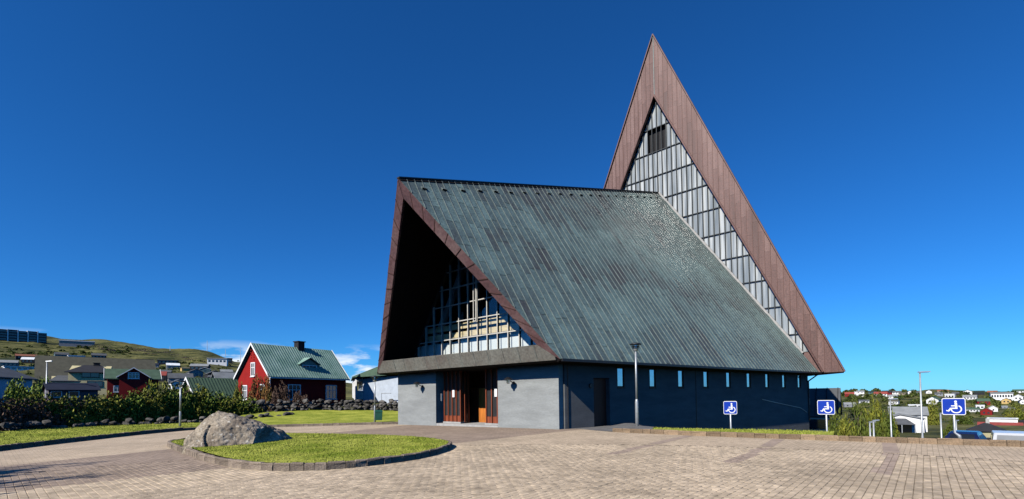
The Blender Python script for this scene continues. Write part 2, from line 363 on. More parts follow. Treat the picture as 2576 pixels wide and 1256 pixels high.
# the land, out to the horizon
azs = [rad(a) for a in list(np.arange(-66, 66.01, .4)) + list(np.arange(70, 294, 4.0))]
rs = [0.5] + list(np.geomspace(2, 60, 34)) + list(np.geomspace(66, 1600, 105)) + [2200, 3200, 4800, 7000]
V = []; 
for r in rs:
    for a in azs:
        x, y = math.sin(a) * r, math.cos(a) * r; z = gz(x, y) - .16 * (1 - smooth(36, 48, r)) - (.25 if r < 12 else 0)
        V.append((x, y, z))
n = len(azs); Fq = [(i * n + j, i * n + (j + 1) % n, (i + 1) * n + (j + 1) % n, (i + 1) * n + j) for i in range(len(rs) - 1) for j in range(n)]
me = npmesh('ground', V, [f[::-1] for f in Fq], 'moor'); me.polygons.foreach_set('use_smooth', [True] * len(me.polygons)); g = link('ground', me); tag(g, 'grassy moorland and town ground reaching to the horizon', None, None, 'structure')

KR = [(4.3, 19.91), (6.67, 17.75), (9.23, 16.0), (11.39, 14.52), (14.08, 12.89), (24, 6.4)]
KL = [(-13.5, 4.0), (-16.6, 11.0), (-18.29, 16.68), (-19.28, 20.13), (-19.97, 24.41), (-19.6, 27.8), (-17.8, 30.0), (-15.2, 30.95), (-12.39, 31.1), (-9.01, 31.1), (-7.4, 31.1)]
wl, wr = wxy(-6.3, .97), wxy(6.45, .97)
PAVE = [(-10, -5)] + KL + [wl, wr, (3.2, 22.3), (3.7, 20.9)] + KR + [(24, -5)]
ISL = [(-13.05, 17.54), (-10.42, 14.76), (-7.76, 11.94), (-6.4, 10.77), (-5.35, 10.25), (-4.62, 10.16), (-3.84, 10.35), (-3.14, 10.91), (-2.41, 11.81), (-1.98, 13.2), (-1.9, 14.7), (-2.3, 15.6), (-3.6, 17.1), (-7.36, 19.9), (-10.6, 21.6), (-12.4, 20.9), (-13.3, 18.9)]
ISL = chaikin(ISL, 2)
FARP = 15.2
def zone(x, y):
    a, b = cxy(x, y)
    lb = 1.8 - (b + 16.7) * .4
    return 'dark' if lb < a < 7.4 and b < .94 else 'light'
def dfar(x, y): return math.hypot(x, y)
pave = sheet('paving', PAVE, .6, lambda x, y: gz(x, y) + (.030 if dfar(x, y) < FARP else .052), 'joint', label='paved church forecourt and parking of small concrete blocks')
# beyond the reach of single blocks the paving material carries the pattern
def paving_far_mat(name, c, sx):
    m, t, b = nodes_mat(name); tcn = N(t, 'ShaderNodeTexCoord'); mpn = N(t, 'ShaderNodeMapping'); mpn.inputs['Rotation'].default_value = (0, 0, TH + (math.pi / 2 if sx else 0)); t.links.new(tcn.outputs['Object'], mpn.inputs[0])
    br = N(t, 'ShaderNodeTexBrick'); br.inputs['Scale'].default_value = 1; br.inputs['Brick Width'].default_value = .20; br.inputs['Row Height'].default_value = .112; br.inputs['Mortar Size'].default_value = .006; br.inputs['Mortar Smooth'].default_value = .3
    br.inputs['Color1'].default_value = (*[k * 1.1 for k in c], 1); br.inputs['Color2'].default_value = (*[k * .86 for k in c], 1); br.inputs['Mortar'].default_value = (*[k * .5 for k in c], 1)
    t.links.new(mpn.outputs[0], br.inputs[0]); n1 = N(t, 'ShaderNodeTexNoise'); n1.inputs['Scale'].default_value = .5; n1.inputs['Detail'].default_value = 9; n1.inputs['Roughness'].default_value = .7; t.links.new(tcn.outputs['Object'], n1.inputs[0])
    sv = N(t, 'ShaderNodeVectorMath', operation='SCALE'); t.links.new(br.outputs[0], sv.inputs[0]); t.links.new(mrange(t, n1.outputs[0], .3, .7, .78, 1.2), sv.inputs['Scale']); t.links.new(sv.outputs[0], b.inputs['Base Color']); b.inputs['Roughness'].default_value = .9; b.inputs['Specular IOR Level'].default_value = .2
paving_far_mat('paving_far_light', (.48, .375, .26), True); paving_far_mat('paving_far_dark', (.31, .235, .175), False)
def field_sheet(mat, test, name):
    me = pave.data; mb = MB(); vs = [v.co for v in me.vertices]
    for p in me.polygons:
        c = p.center
        if dfar(c.x, c.y) > FARP - .5 and test(c.x, c.y): mb.add([vs[i] + Vector((0, 0, .012)) for i in p.vertices], [tuple(range(len(p.vertices)))])
    return mb
# split exactly on the zone line: clip triangles
def clip_poly(poly, fn):
    o = []
    for i in range(len(poly)):
        a, b = poly[i - 1], poly[i]; fa, fb = fn(a), fn(b)
        if (fa >= 0) != (fb >= 0): o.append(a + (b - a) * (fa / (fa - fb)))
        if fb >= 0: o.append(b)
    return o
fl = lambda p: cxy(p.x, p.y)[0] - 7.4
fb_ = lambda p: cxy(p.x, p.y)[0] - (1.8 - (cxy(p.x, p.y)[1] + 16.7) * .4)
fr_ = lambda p: math.hypot(p.x, p.y) - FARP
mL, mD = MB(), MB()
vs = [v.co.copy() for v in pave.data.vertices]
for p in pave.data.polygons:
    q = [Vector((vs[i].x, vs[i].y, gz(vs[i].x, vs[i].y) + .057)) for i in p.vertices]; q = clip_poly(q, fr_)
    if len(q) < 3: continue
    for mb, fs in ((mL, [fl]), (mL, [lambda s: -fb_(s)]), (mD, [lambda s: -fl(s), fb_])):
        k = q
        for fn in fs:
            k = clip_poly(k, fn)
            if len(k) < 3: break
        if len(k) >= 3: mb.add(k, [tuple(range(len(k)))])
o = mL.build('block_field', 'paving_far_light', pave); o['kind'] = 'stuff'
o = mD.build('block_field', 'paving_far_dark', pave); o['kind'] = 'stuff'
# single blocks near the camera
def visible(x, y, z=0):
    d = Vector((x, y, z - EYE)); f = d.dot(FW)
    if f < 1: return False
    px = CX + F_PX * d.dot(RT) / f; py = PY - F_PX * d.dot(UP) / f
    return -60 < px < 2636 and py < 1300
STR = [[(2.68, 12.48), (6.67, 17.65)], [(4.96, 10.67), (6.9, 13.0), (9.1, 15.95)], [(7.07, 8.95), (9.08, 11.19), (9.95, 12.3), (11.5, 14.3)]]
def dseg(p, pl):
    m = 9
    for a, b in zip(pl, pl[1:]):
        ax, ay = a; bx, by = b; t = max(0, min(1, ((p[0] - ax) * (bx - ax) + (p[1] - ay) * (by - ay)) / ((bx - ax) ** 2 + (by - ay) ** 2)))
        m = min(m, math.hypot(p[0] - ax - t * (bx - ax), p[1] - ay - t * (by - ay)))
    return m
LEN, WID, GAP = .20, .112, .004
blocks = []
for rot in (0, 1):
    for i in range(-40, 420):
        for j in range(-260, 260):
            # rows run along u (church axis for rot 0, across for rot 1)
            u = (j + (.5 if i % 2 else 0)) * LEN; v = (i - 80) * WID
            a, b = (v, u - 17) if rot == 0 else (u, v - 25)
            x, y = wxy(a, b)
            if x * x + y * y > FARP * FARP or y < 3.5 or abs(x) > y * 1.22 + 1: continue
            right = a > 7.4 and not (x < -5 - .0 * y and a < 11.5)
            if (rot == 0) != (a > 9.4): continue
            if not visible(x, y) or not inpoly((x, y), PAVE) or inpoly((x, y), ISL): continue
            zn = zone(x, y)
            if zn == 'light' and min(dseg((x, y), s) for s in STR) < .16: zn = 'strip'
            blocks.append((math.hypot(x, y), x, y, rot, zn))
blocks.sort()
def block_mesh(name, notch, mat):
    l, ww, h, k, bv = LEN / 2 - GAP / 2, WID / 2 - GAP / 2, .05, notch, .006
    def ring(l, ww, k): return [(-l + k, -ww), (l - k, -ww), (l, -ww + k * .6), (l, ww - k * .6), (l - k, ww), (-l + k, ww), (-l, ww - k * .6), (-l, -ww + k * .6)]
    mb = MB(); r0 = [(x, y, -h) for x, y in ring(l, ww, k)]; r1 = [(x, y, -bv) for x, y in ring(l, ww, k)]; r2 = [(x, y, 0) for x, y in ring(l - bv, ww - bv, k)]
    mb.add(r0 + r1 + r2, [(i, (i + 1) % 8, 8 + (i + 1) % 8, 8 + i) for i in range(8)] + [(8 + i, 8 + (i + 1) % 8, 16 + (i + 1) % 8, 16 + i) for i in range(8)] + [tuple(range(16, 24))])
    return mb.mesh(name, mat)
matn = {'light': 'paver_light', 'dark': 'paver_dark', 'strip': 'strip'}
BM = {(k, rt): block_mesh('paver', .027 if rt == 0 else .004, matn[k]) for k in matn for rt in (0, 1)}
HEAD = math.atan2(CA.y, CA.x)
acc = {}
for idx, (d, x, y, rot, zn) in enumerate(blocks):
    me = BM[(zn, rot)]; ang = HEAD if rot == 0 else HEAD - math.pi / 2; z = gz(x, y) + .057 + R.uniform(-.003, .003)
    tx, ty = R.gauss(0, .006), R.gauss(0, .006)
    if idx < 300:
        o = link('paver', me, pave, (x, y, z)); o.rotation_euler = (tx, ty, ang + R.gauss(0, .01))
    else:
        V0, A = acc.setdefault((zn, rot), ([], me)); V0.append((x, y, z, ang + R.gauss(0, .012), tx, ty))
for (zn, rot), (L, me) in acc.items():
    base = np.array([v.co for v in me.vertices]); L = np.array(L); c, s = np.cos(L[:, 3]), np.sin(L[:, 3])
    X = base[None, :, 0] * c[:, None] - base[None, :, 1] * s[:, None] + L[:, 0:1]; Y = base[None, :, 0] * s[:, None] + base[None, :, 1] * c[:, None] + L[:, 1:2]
    Z = base[None, :, 2] + L[:, 2:3] + base[None, :, 0] * L[:, 4:5] + base[None, :, 1] * L[:, 5:6]
    mb = bpy.data.meshes.new('block_field'); nv = len(base); polys = [list(p.vertices) for p in me.polygons]
    VV = np.stack([X, Y, Z], -1).reshape(-1, 3)
    faces = [tuple(i + k * nv for i in p) for k in range(len(L)) for p in polys]
    mb.from_pydata(VV.tolist(), [], faces); mb.update(); mb.materials.append(me.materials[0]); o = link('block_field', mb, pave); o['kind'] = 'stuff'

# kerbs: a structure each, every stone a piece of its own
def stone_mesh(l, ww, h, j, rr):
    xs = [(-l / 2, -ww / 2), (l / 2, -ww / 2), (l / 2, ww / 2), (-l / 2, ww / 2)]
    b = [(x + rr.uniform(-j, j) * .4, y + rr.uniform(-j, j), -.12) for x, y in xs]; m_ = [(x + rr.uniform(-j, j) * .4, y + rr.uniform(-j, j) * 1.3, h * .6) for x, y in xs]; e = .018
    m2 = [(x * 1., y, h - e) for x, y in xs]; t = [(x - math.copysign(e, x), y - math.copysign(e, y) + rr.uniform(-j, j) * .5, h + rr.uniform(-j, j) * .8) for x, y in xs]
    mb = MB(); V = b + m_ + m2 + t
    F = [(i + 4 * k, (i + 1) % 4 + 4 * k, (i + 1) % 4 + 4 * k + 4, i + 4 * k + 4) for k in range(3) for i in range(4)] + [(12, 13, 14, 15)]
    return mb.add(V, F)
def kerb(name, label, path, h, ww, mat, lmin, lmax, closed=False, inward=0):
    root = empty(name, (path[0][0], path[0][1], 0), 0, label, None, None, 'structure'); rr = random.Random(len(path))
    lens = [lmin + (lmax - lmin) * k / 5 for k in range(6)]; vari = [[stone_mesh(l, ww, h, .012, rr).mesh('kerb_stone', mat) for _ in range(3)] for l in lens]
    pts = dens(path, .05, closed); cum = [0]
    if closed: pts.append(pts[0])
    for p, q in zip(pts, pts[1:]): cum.append(cum[-1] + math.hypot(q[0] - p[0], q[1] - p[1]))
    def pos(s):
        s = max(0, min(cum[-1] - 1e-6, s)); i = np.searchsorted(cum, s, 'right') - 1; i = min(i, len(pts) - 2); t = (s - cum[i]) / max(1e-9, cum[i + 1] - cum[i]); p, q = pts[i], pts[i + 1]
        return p[0] + (q[0] - p[0]) * t, p[1] + (q[1] - p[1]) * t
    s = 0
    while s < cum[-1] - lmin * .5:
        k = rr.randrange(6); l = lens[k]; x0, y0 = pos(s); x1, y1 = pos(s + l)
        o = link('kerb_stone', rr.choice(vari[k]), root); x, y = (x0 + x1) / 2, (y0 + y1) / 2
        o.location = (x - root.location.x, y - root.location.y, gz(x, y) + .05 + rr.uniform(-.008, .008)); o.rotation_euler = (rr.gauss(0, .015), 0, math.atan2(y1 - y0, x1 - x0) + rr.gauss(0, .012))
        s += l + .008
    return root
kerb('island_kerb', 'row of upright brown kerb stones round the grass island', ISL, .17, .12, 'kerb_dark', .2, .42, closed=True)
kerb('parking_kerb', 'row of tan kerb stones edging the parking on the right', chaikin(KR, 1, False), .175, .16, 'kerbstone', .26, .62)
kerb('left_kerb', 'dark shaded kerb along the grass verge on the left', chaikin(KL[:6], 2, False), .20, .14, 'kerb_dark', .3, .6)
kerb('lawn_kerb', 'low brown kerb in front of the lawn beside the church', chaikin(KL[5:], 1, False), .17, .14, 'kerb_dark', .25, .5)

def shrink(poly, d):
    n = len(poly); o = []; ar = sum(poly[i - 1][0] * poly[i][1] - poly[i][0] * poly[i - 1][1] for i in range(n)); sg = 1 if ar > 0 else -1
    for i in range(n):
        a, b = poly[i - 1], poly[(i + 1) % n]; tx, ty = b[0] - a[0], b[1] - a[1]; l = math.hypot(tx, ty); o.append((poly[i][0] - sg * ty / l * d, poly[i][1] + sg * tx / l * d))
    return o
ISLi = shrink(ISL, .05)
ic = (sum(p[0] for p in ISL) / len(ISL), sum(p[1] for p in ISL) / len(ISL))
def ilz(x, y):
    return gz(x, y) + .20 + .10 * max(0, 1 - math.hypot(x - ic[0], y - ic[1]) / 5.5)
sheet('island_lawn', ISLi, .35, ilz, 'lawn', label='mown grass of the rounded traffic island')
KLo = [(p[0] - .1, p[1]) for p in KL]
LEFTL = [(-13.6, 4.0), (-16.7, 11.0), (-18.39, 16.68), (-19.38, 20.13), (-20.07, 24.41), (-19.7, 27.9), (-17.9, 30.1), (-19.5, 33.5), (-23.5, 30), (-24.5, 24), (-23.2, 18), (-21.5, 12), (-19, 4)]
def llz(x, y): return gz(x, y) + .22 + .04 * smooth(-19.5, -23, x)
sheet('left_verge', LEFTL, .6, llz, 'lawn', label='mown grass verge behind the left kerb')
wl2 = wxy(-6.6, 1.5); wl3 = wxy(-9.5, 12)
FARL = [(-17.85, 30.15), (-15.2, 31.05), (-12.39, 31.2), (-9.01, 31.2), (-7.3, 31.2), wl2, wl3, (-9, 42), (-14, 43.5), (-20, 42.5), (-22, 38), (-20.5, 34)]
def flz(x, y): return gz(x, y) + .20 + .38 * smooth(33, 43, y)
sheet('church_lawn', FARL, .8, flz, 'lawn', label='mown lawn between the church and the stone wall')
# right: grass bank behind the parking kerb and an asphalt apron by the wall
s1, s2, s3, s4 = wxy(7.4, 6.2), wxy(12.3, 28), wxy(15, 29), wxy(7.0, 3.2)
RL = [(5.6, 18.95), (6.75, 17.85), (9.31, 16.1), (10.5, 15.3), (12.4, 18.0), (14.5, 21.5), s3, s2, wxy(9.5, 14.5), wxy(8.2, 8.6)]
def rlz(x, y): return gz(x, y) + .17 + .07 * math.exp(-((x - 11.0) ** 2 + (y - 18.5) ** 2) / 8)
sheet('church_bank', RL, .5, rlz, 'lawn', label='grass bank between parking kerb and dark church wall')
AP = [wxy(6.45, .9), wxy(7.3, 5.5), wxy(8.2, 8.6), (5.6, 18.95), (4.35, 20.0), (3.65, 20.95), (3.1, 22.2)]
sheet('asphalt_apron', AP, .5, lambda x, y: gz(x, y) + .062 + .15 * smooth(4.5, 6.5, x), 'asphalt', label='patch of grey asphalt at the side door')

def grass(name, poly, dens_, zf, hmin, hmax, seed, label, test=None):
    rng = np.random.default_rng(seed); P = np.array(poly); x0, y0 = P.min(0); x1, y1 = P.max(0); ar = (x1 - x0) * (y1 - y0); k = int(ar * dens_)
    pts = np.stack([rng.uniform(x0, x1, k), rng.uniform(y0, y1, k)], -1); V = []
    for x, y in pts:
        if not inpoly((x, y), poly): continue
        z = zf(x, y) - .005; a = rng.uniform(0, 6.28); h = rng.uniform(hmin, hmax); ww = .012; lx, ly = rng.normal(0, .5, 2) * h
        V += [(x - math.cos(a) * ww, y - math.sin(a) * ww, z), (x + math.cos(a) * ww, y + math.sin(a) * ww, z), (x + lx, y + ly, z + h)]
    o = link(name, npmesh(name, V, np.arange(len(V)).reshape(-1, 3), 'blade')); tag(o, label, None, None, 'stuff')
grass('island_grass', ISLi, 520, ilz, .012, .04, 1, 'short green grass blades on the island')
grass('verge_grass', LEFTL, 140, llz, .03, .07, 2, 'short grass blades on the left verge')
grass('bank_grass', RL, 110, rlz, .03, .07, 3, 'short grass blades on the bank by the church')

# ------------------------------------------------------------------ the church
CH = empty('church', (CO.x, CO.y, .0), -TH, 'grey walled church with copper clad tent roof and pointed glazed tower', 'church')
e_, w0, W2, L_, h2, pf, Ht, Wt = 3.25, 7.302, 13.089, 27.323, 21.836, 3.4235, 37.89, 14.79
A = Vector((w0, 0, e_)); B = Vector((W2, L_, e_)); Cc = Vector((0, L_, h2))
nrm = (B - A).cross(Cc - A).normalized()
if nrm.z < 0: nrm = -nrm
hD = e_ - (nrm.x * (0 - w0) + nrm.y * (-pf)) / nrm.z
D = Vector((0, -pf, hD))
mir = lambda v: Vector((-v.x, v.y, v.z))
sax = (B - A).normalized(); tax = nrm.cross(sax); tax = tax if tax.z > 0 else -tax
def st(p): return ((p - A).dot(sax), (p - A).dot(tax))
def rp_(s, t, h=0): return A + sax * s + tax * t + nrm * h
def clip2(poly, ax, lo, hi):
    def half(poly, f):
        o = []
        for i in range(len(poly)):
            a, b = poly[i - 1], poly[i]; fa, fb = f(a), f(b)
            if (fa >= 0) != (fb >= 0): k = fa / (fa - fb); o.append((a[0] + (b[0] - a[0]) * k, a[1] + (b[1] - a[1]) * k))
            if fb >= 0: o.append(b)
        return o
    poly = half(poly, lambda p: p[ax] - lo)
    return half(poly, lambda p: hi - p[ax]) if poly else poly
def parea(p): return abs(sum(p[i - 1][0] * p[i][1] - p[i][0] * p[i - 1][1] for i in range(len(p)))) / 2 if len(p) > 2 else 0
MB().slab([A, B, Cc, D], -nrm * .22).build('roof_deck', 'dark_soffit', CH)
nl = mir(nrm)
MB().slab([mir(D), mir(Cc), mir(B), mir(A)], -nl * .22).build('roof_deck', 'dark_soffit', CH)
RP = [st(p) for p in (A, B, Cc, D)]
SW = .45; rr = random.Random(3)
s = min(p[0] for p in RP); smax = max(p[0] for p in RP); k = 0
while s < smax - .05:
    s1_ = min(s + SW, smax); strip = clip2(RP, 0, s + .012, s1_ - .012)
    if parea(strip) > .01:
        t0 = min(p[1] for p in strip); t1 = max(p[1] for p in strip); mb = MB(); t = t0 - rr.uniform(.2, 1.8)
        while t < t1:
            q = clip2(strip, 1, t + .004, t + 1.75)
            if parea(q) > .003:
                h = rr.uniform(.004, .012); tilt = rr.gauss(0, .005); sm = (s + s1_) / 2
                top = [rp_(a, b, .012 + h + (a - sm) * tilt + (.010 if b < t + .9 else 0)) for a, b in q]; bot = [rp_(a, b, -.01) for a, b in q]
                mb.hexa(bot, top)
            t += 1.756
        so = mb.build('roof_strip', 'patina', CH)
        lo = clip2(RP, 0, s - .0001, s + .0001)
        if parea(lo) > 0:
            a0, a1 = min(p[1] for p in lo), max(p[1] for p in lo)
            if a1 - a0 > .2: MB().bar(rp_(s, a0, .03), rp_(s, a1, .03), .03, .06, nrm).build('seam', 'seam', so)
    s += SW; k += 1
# plain metal on the hidden slope
MB().slab([mir(A) + nl * .004, mir(B) + nl * .004, mir(Cc) + nl * .004, mir(D) + nl * .004], nl * .03).build('roof_sheet', 'patina', CH)
MB().bar(D + Vector((0, -.02, .03)), Cc + Vector((0, 0, .03)), .22, .06).build('ridge_cap', 'ridge_cap', CH)
for i in range(22):          # small roof vents below the ridge
    yy = -2.2 + i * 1.33; zr = hD + (h2 - hD) * (yy + pf) / (L_ + pf)
    pr = Vector((0, yy, zr)); a, b = st(pr); b -= .75 + .02 * (i % 3); P = rp_(a + .1, b)
    mb = MB(); x1, y1 = sax * .14, tax * .13
    mb.hexa([P - x1 - y1 + nrm * .02, P + x1 - y1 + nrm * .02, P + x1 + y1 + nrm * .02, P - x1 + y1 + nrm * .02], [P - x1 - y1 + nrm * .13, P + x1 - y1 + nrm * .13, P + x1 + y1 + nrm * .03, P - x1 + y1 + nrm * .03])
    vo = mb.build('roof_vent', 'seam', CH)
    MB().hexa([P - x1 * .85 - y1 * 1.01 + nrm * .03, P + x1 * .85 - y1 * 1.01 + nrm * .03, P + x1 * .85 - y1 * 1.01 + nrm * .115, P - x1 * .85 - y1 * 1.01 + nrm * .115],
              [P - x1 * .85 - y1 * 1.08 + nrm * .03, P + x1 * .85 - y1 * 1.08 + nrm * .03, P + x1 * .85 - y1 * 1.08 + nrm * .115, P - x1 * .85 - y1 * 1.08 + nrm * .115]).build('vent_opening', 'dark_frame', vo)
# forward leaning gable frame
ai = Vector((0, -3.10, 11.70)); ei = Vector((6.22, -.27, 3.97))
gn = (A - D).cross(mir(A) - D).normalized(); gn = gn if gn.y < 0 else -gn
for sg in (1, -1):
    f = (lambda v: v) if sg > 0 else mir
    nP = 12
    for i in range(nP):
        ta, tb = i / nP, (i + 1) / nP
        q = [D.lerp(A, ta + .002), D.lerp(A, tb - .002), ai.lerp(ei, tb - .002), ai.lerp(ei, ta + .002)]
        lift = rr.uniform(.03, .045); q = [f(v) for v in q]
        mb = MB(); mb.slab(q, gn * lift); mb.slab([v - gn * .001 for v in q], -gn * .16); po = mb.build('rake_panel', 'maroon_copper', CH)
        if i: MB().bar(f(D.lerp(A, ta)) + gn * .045, f(ai.lerp(ei, ta)) + gn * .045, .03, .035, gn).build('seam', 'seam_brown', po)
for i in range(14):
    xa, xb = -7.1 + i * 14.2 / 14, -7.1 + (i + 1) * 14.2 / 14
    q2 = clip2([(-7.27, 0), (7.27, 0), (6.24, 1), (-6.24, 1)], 0, xa + .008, xb - .008)
    q = [Vector((x, -.265 * t, e_ + .715 * t)) for x, t in q2]
    mb = MB(); mb.slab(q, gn * (.075 + rr.uniform(0, .015))); bo = mb.build('beam_panel', 'grey_copper', CH)
    if i: MB().bar((xa, -.06, e_), (xa * .985, -.325, e_ + .70), .025, .05, gn).build('seam', 'seam', bo)
MB().slab([(-7.2, 0, e_), (7.2, 0, e_), (6.2, -.26, 3.965), (-6.2, -.26, 3.965)], (0, .3, 0)).build('beam_core', 'dark_soffit', CH)
gl, gr, ga = Vector((-6.22, 2.0, 4.12)), Vector((6.22, 2.0, 4.12)), Vector((0, 2.0, 13.55))
for sg in (1, -1):
    f = (lambda v: v) if sg > 0 else mir
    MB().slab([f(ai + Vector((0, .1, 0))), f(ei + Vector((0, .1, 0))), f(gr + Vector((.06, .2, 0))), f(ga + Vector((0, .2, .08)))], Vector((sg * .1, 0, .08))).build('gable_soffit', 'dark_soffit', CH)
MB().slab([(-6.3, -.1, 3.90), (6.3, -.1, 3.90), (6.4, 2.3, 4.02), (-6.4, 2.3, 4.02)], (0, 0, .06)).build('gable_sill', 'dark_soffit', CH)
# gable glazing
GP = [(-6.22, 4.12), (6.22, 4.12), (0, 13.55)]
xm = [-6.22] + [i * .8 for i in range(-7, 8)] + [6.22]; zm = [4.12 + 1.05 * i for i in range(10)]
for a, b in zip(xm, xm[1:]):
    for c, d in zip(zm, zm[1:]):
        q = clip2(clip2(GP, 0, a, b) or [], 1, c, d) if parea(clip2(GP, 0, a, b)) > 0 else []
        if parea(q) > .02: MB().slab([(x, 2.03, z) for x, z in q], (0, .012, 0)).build('gable_pane', 'clear_glass', CH)
for x in xm[1:-1]:
    zt = 4.12 + (6.22 - abs(x)) / 6.22 * 9.43
    if zt > 4.4: MB().box(x - .03, x + .03, 1.96, 2.10, 4.12, zt).build('mullion', 'pale_mullion', CH)
for z in zm[1:]:
    hw = 6.22 * (13.55 - z) / 9.43
    if hw > .2: MB().box(-hw, hw, 1.975, 2.09, z - .028, z + .028).build('transom', 'pale_mullion', CH)
MB().box(-6.2, 6.2, 1.9, 2.12, 4.06, 4.14).build('glazing_sill', 'white_paint', CH)
mb = MB(); mb.box(-.16, -.11, 1.80, 1.86, 6.05, 8.75); mb.box(.03, .08, 1.80, 1.86, 6.05, 8.75); mb.box(-.16, .08, 1.79, 1.86, 6.0, 6.05); mb.box(.03, .5, 1.80, 1.86, 8.75, 8.80); mb.build('gable_cross', 'pale_mullion', CH)
# inside the gable: gallery front, timber boards, frames
MB().box(-6.0, 6.0, 2.28, 2.36, 3.3, 5.05).build('gallery_parapet', 'plaster', CH)
for i, z in enumerate((5.28, 5.80)): MB().box(-5.0, 5.0, 2.30, 2.38, z, z + .34).build('gallery_board', 'wood_light', CH)
for i in range(9): MB().box(-4.4 + i * 1.1, -4.28 + i * 1.1, 4.75, 4.87, 3.3, 7.5).build('gallery_post', 'plaster', CH)
for sg in (1, -1): MB().bar((sg * 5.5, 2.6, 3.8), (sg * .1, 2.6, 12.3), .36, .25, (0, 1, 0)).build('concrete_frame', 'concrete', CH)
for sg in (1, -1): MB().bar((sg * 6.18, 2.02, 4.12), (sg * .03, 2.02, 13.5), .10, .16, (0, 1, 0)).build('glazing_frame', 'mullion', CH)
MB().slab([(-7.2, 8.5, 3.3), (7.2, 8.5, 3.3), (0, 8.5, 15.5)], (0, .1, 0)).build('inner_wall', 'wall_blueshade', CH)
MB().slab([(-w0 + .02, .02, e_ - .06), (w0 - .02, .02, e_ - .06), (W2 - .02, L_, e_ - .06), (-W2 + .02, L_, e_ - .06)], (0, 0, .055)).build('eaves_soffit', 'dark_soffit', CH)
for sg in (1, -1):
    f = (lambda v: v) if sg > 0 else mir
    MB().bar(f(A + Vector((.05, .05, -.03))), f(B + Vector((.05, -.05, -.03))), .13, .12).build('gutter', 'black_metal', CH)
# front walls either side of the entrance
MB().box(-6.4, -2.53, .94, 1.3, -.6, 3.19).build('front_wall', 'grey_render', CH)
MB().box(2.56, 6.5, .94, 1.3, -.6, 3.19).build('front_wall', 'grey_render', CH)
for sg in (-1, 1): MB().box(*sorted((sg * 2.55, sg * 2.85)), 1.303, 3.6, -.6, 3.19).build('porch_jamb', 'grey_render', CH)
MB().box(-2.53, 2.53, .96, 3.45, -.3, .075).build('porch_floor', 'concrete', CH)
pw = MB().box(-2.54, 2.54, 3.45, 3.6, -.2, 3.19).build('porch_wall', 'brown_door', CH)
for i in range(4): MB().box(-2.1 + i * 1.05, -1.12 + i * 1.05, 3.40, 3.447, .08, 2.2).build('door_leaf', 'red_timber', pw)
od = MB().box(-.92, -.20, 2.95, 3.0, .08, 2.15).build('open_door', 'orange_timber', CH)
for x in (-.88, -.30): MB().box(x, x + .06, 2.925, 2.948, .14, 2.1).build('door_stile', 'orange_timber', od)
def fins(xs, y, z1, pl):
    so = MB().box(pl[0], pl[1], y - .04, y + .28, -.05, .16).build('screen_plinth', 'concrete', CH)
    for x in xs: MB().box(x - .03, x + .03, y, y + .16, .165, z1).build('screen_fin', 'red_timber', so)
    MB().box(xs[0], xs[-1], y + .07, y + .10, .165, .52).build('screen_board', 'red_timber', so)
    MB().box(xs[0], xs[-1], y + .075, y + .095, .53, z1).build('screen_glass', 'interior_dark', so)
    return so
sl = fins([-2.44, -2.08, -1.72, -1.36, -1.0], 1.5, 3.15, (-2.5, -.93))
for y in (1.80, 2.05): MB().box(-.99, -.93, y, y + .14, .075, 3.15).build('screen_fin', 'red_timber', CH)
sr = fins([1.12, 1.55, 1.98, 2.41], 1.5, 3.15, (1.05, 2.52))
MB().box(-1.66, -1.48, 1.480, 1.492, 1.62, 2.05).build('notice', 'paper', CH)
MB().box(1.80, 1.99, 1.480, 1.492, 1.62, 2.05).build('notice', 'paper', CH)
MB().box(-2.527, -2.512, 1.33, 1.45, 1.4, 1.85).build('notice', 'paper', CH)
# side wall, with openings
def wp(y, o, z): return Vector((6.5 + .212 * (y - .94) + .978 * o, y - .207 * o, z))
def wbox(mb, y0, y1, o0, o1, z0, z1): return mb.hexa([wp(y0, o0, z0), wp(y1, o0, z0), wp(y1, o1, z0), wp(y0, o1, z0)], [wp(y0, o0, z1), wp(y1, o0, z1), wp(y1, o1, z1), wp(y0, o1, z1)])
wins = [5.25 + 2.63 * i for i in range(9)]; hw = .27; YE = 27.9
mb = MB(); y = 1.31
wbox(mb, y, 3.24, -.3, 0, -1.2, 3.19); wbox(mb, 3.24, 4.39, -.3, 0, 2.5, 3.19); wbox(mb, 4.39, wins[0] - hw, -.3, 0, -1.2, 3.19)
for i, c in enumerate(wins):
    wbox(mb, c - hw, c + hw, -.3, 0, -3.2, 2.03); wbox(mb, c - hw, c + hw, -.3, 0, 3.08, 3.19)
    wbox(mb, c + hw, wins[i + 1] - hw if i < 8 else YE, -.3, 0, -3.2, 3.19)
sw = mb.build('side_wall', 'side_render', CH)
for c in wins:
    fo = MB(); wbox(fo, c - hw + .002, c + hw - .002, -.09, -.03, 2.032, 2.10); wbox(fo, c - hw + .002, c + hw - .002, -.09, -.03, 3.02, 3.078); wbox(fo, c - hw + .002, c - hw + .055, -.09, -.03, 2.10, 3.02); wbox(fo, c + hw - .055, c + hw - .002, -.09, -.03, 2.10, 3.02)
    fo = fo.build('window_frame', 'dark_frame', CH); wbox(MB(), c - hw + .05, c + hw - .05, -.06, -.05, 2.09, 3.03).build('window_pane', 'side_glass', fo)
    q = MB(); wbox(q, c - hw + .002, c - hw + .012, -.03, .012, 2.032, 3.078); wbox(q, c + hw - .012, c + hw - .002, -.03, .012, 2.032, 3.078); wbox(q, c - hw - .03, c + hw + .03, .002, .02, 1.97, 2.035); q.build('window_reveal', 'dark_frame', fo)
do = wbox(MB(), 3.26, 4.37, -.28, -.24, -.1, 2.48).build('side_door', 'brown_door', CH)
wbox(MB(), 3.38, 3.42, -.239, -.19, 1.0, 1.12).build('door_handle', 'galv', do)
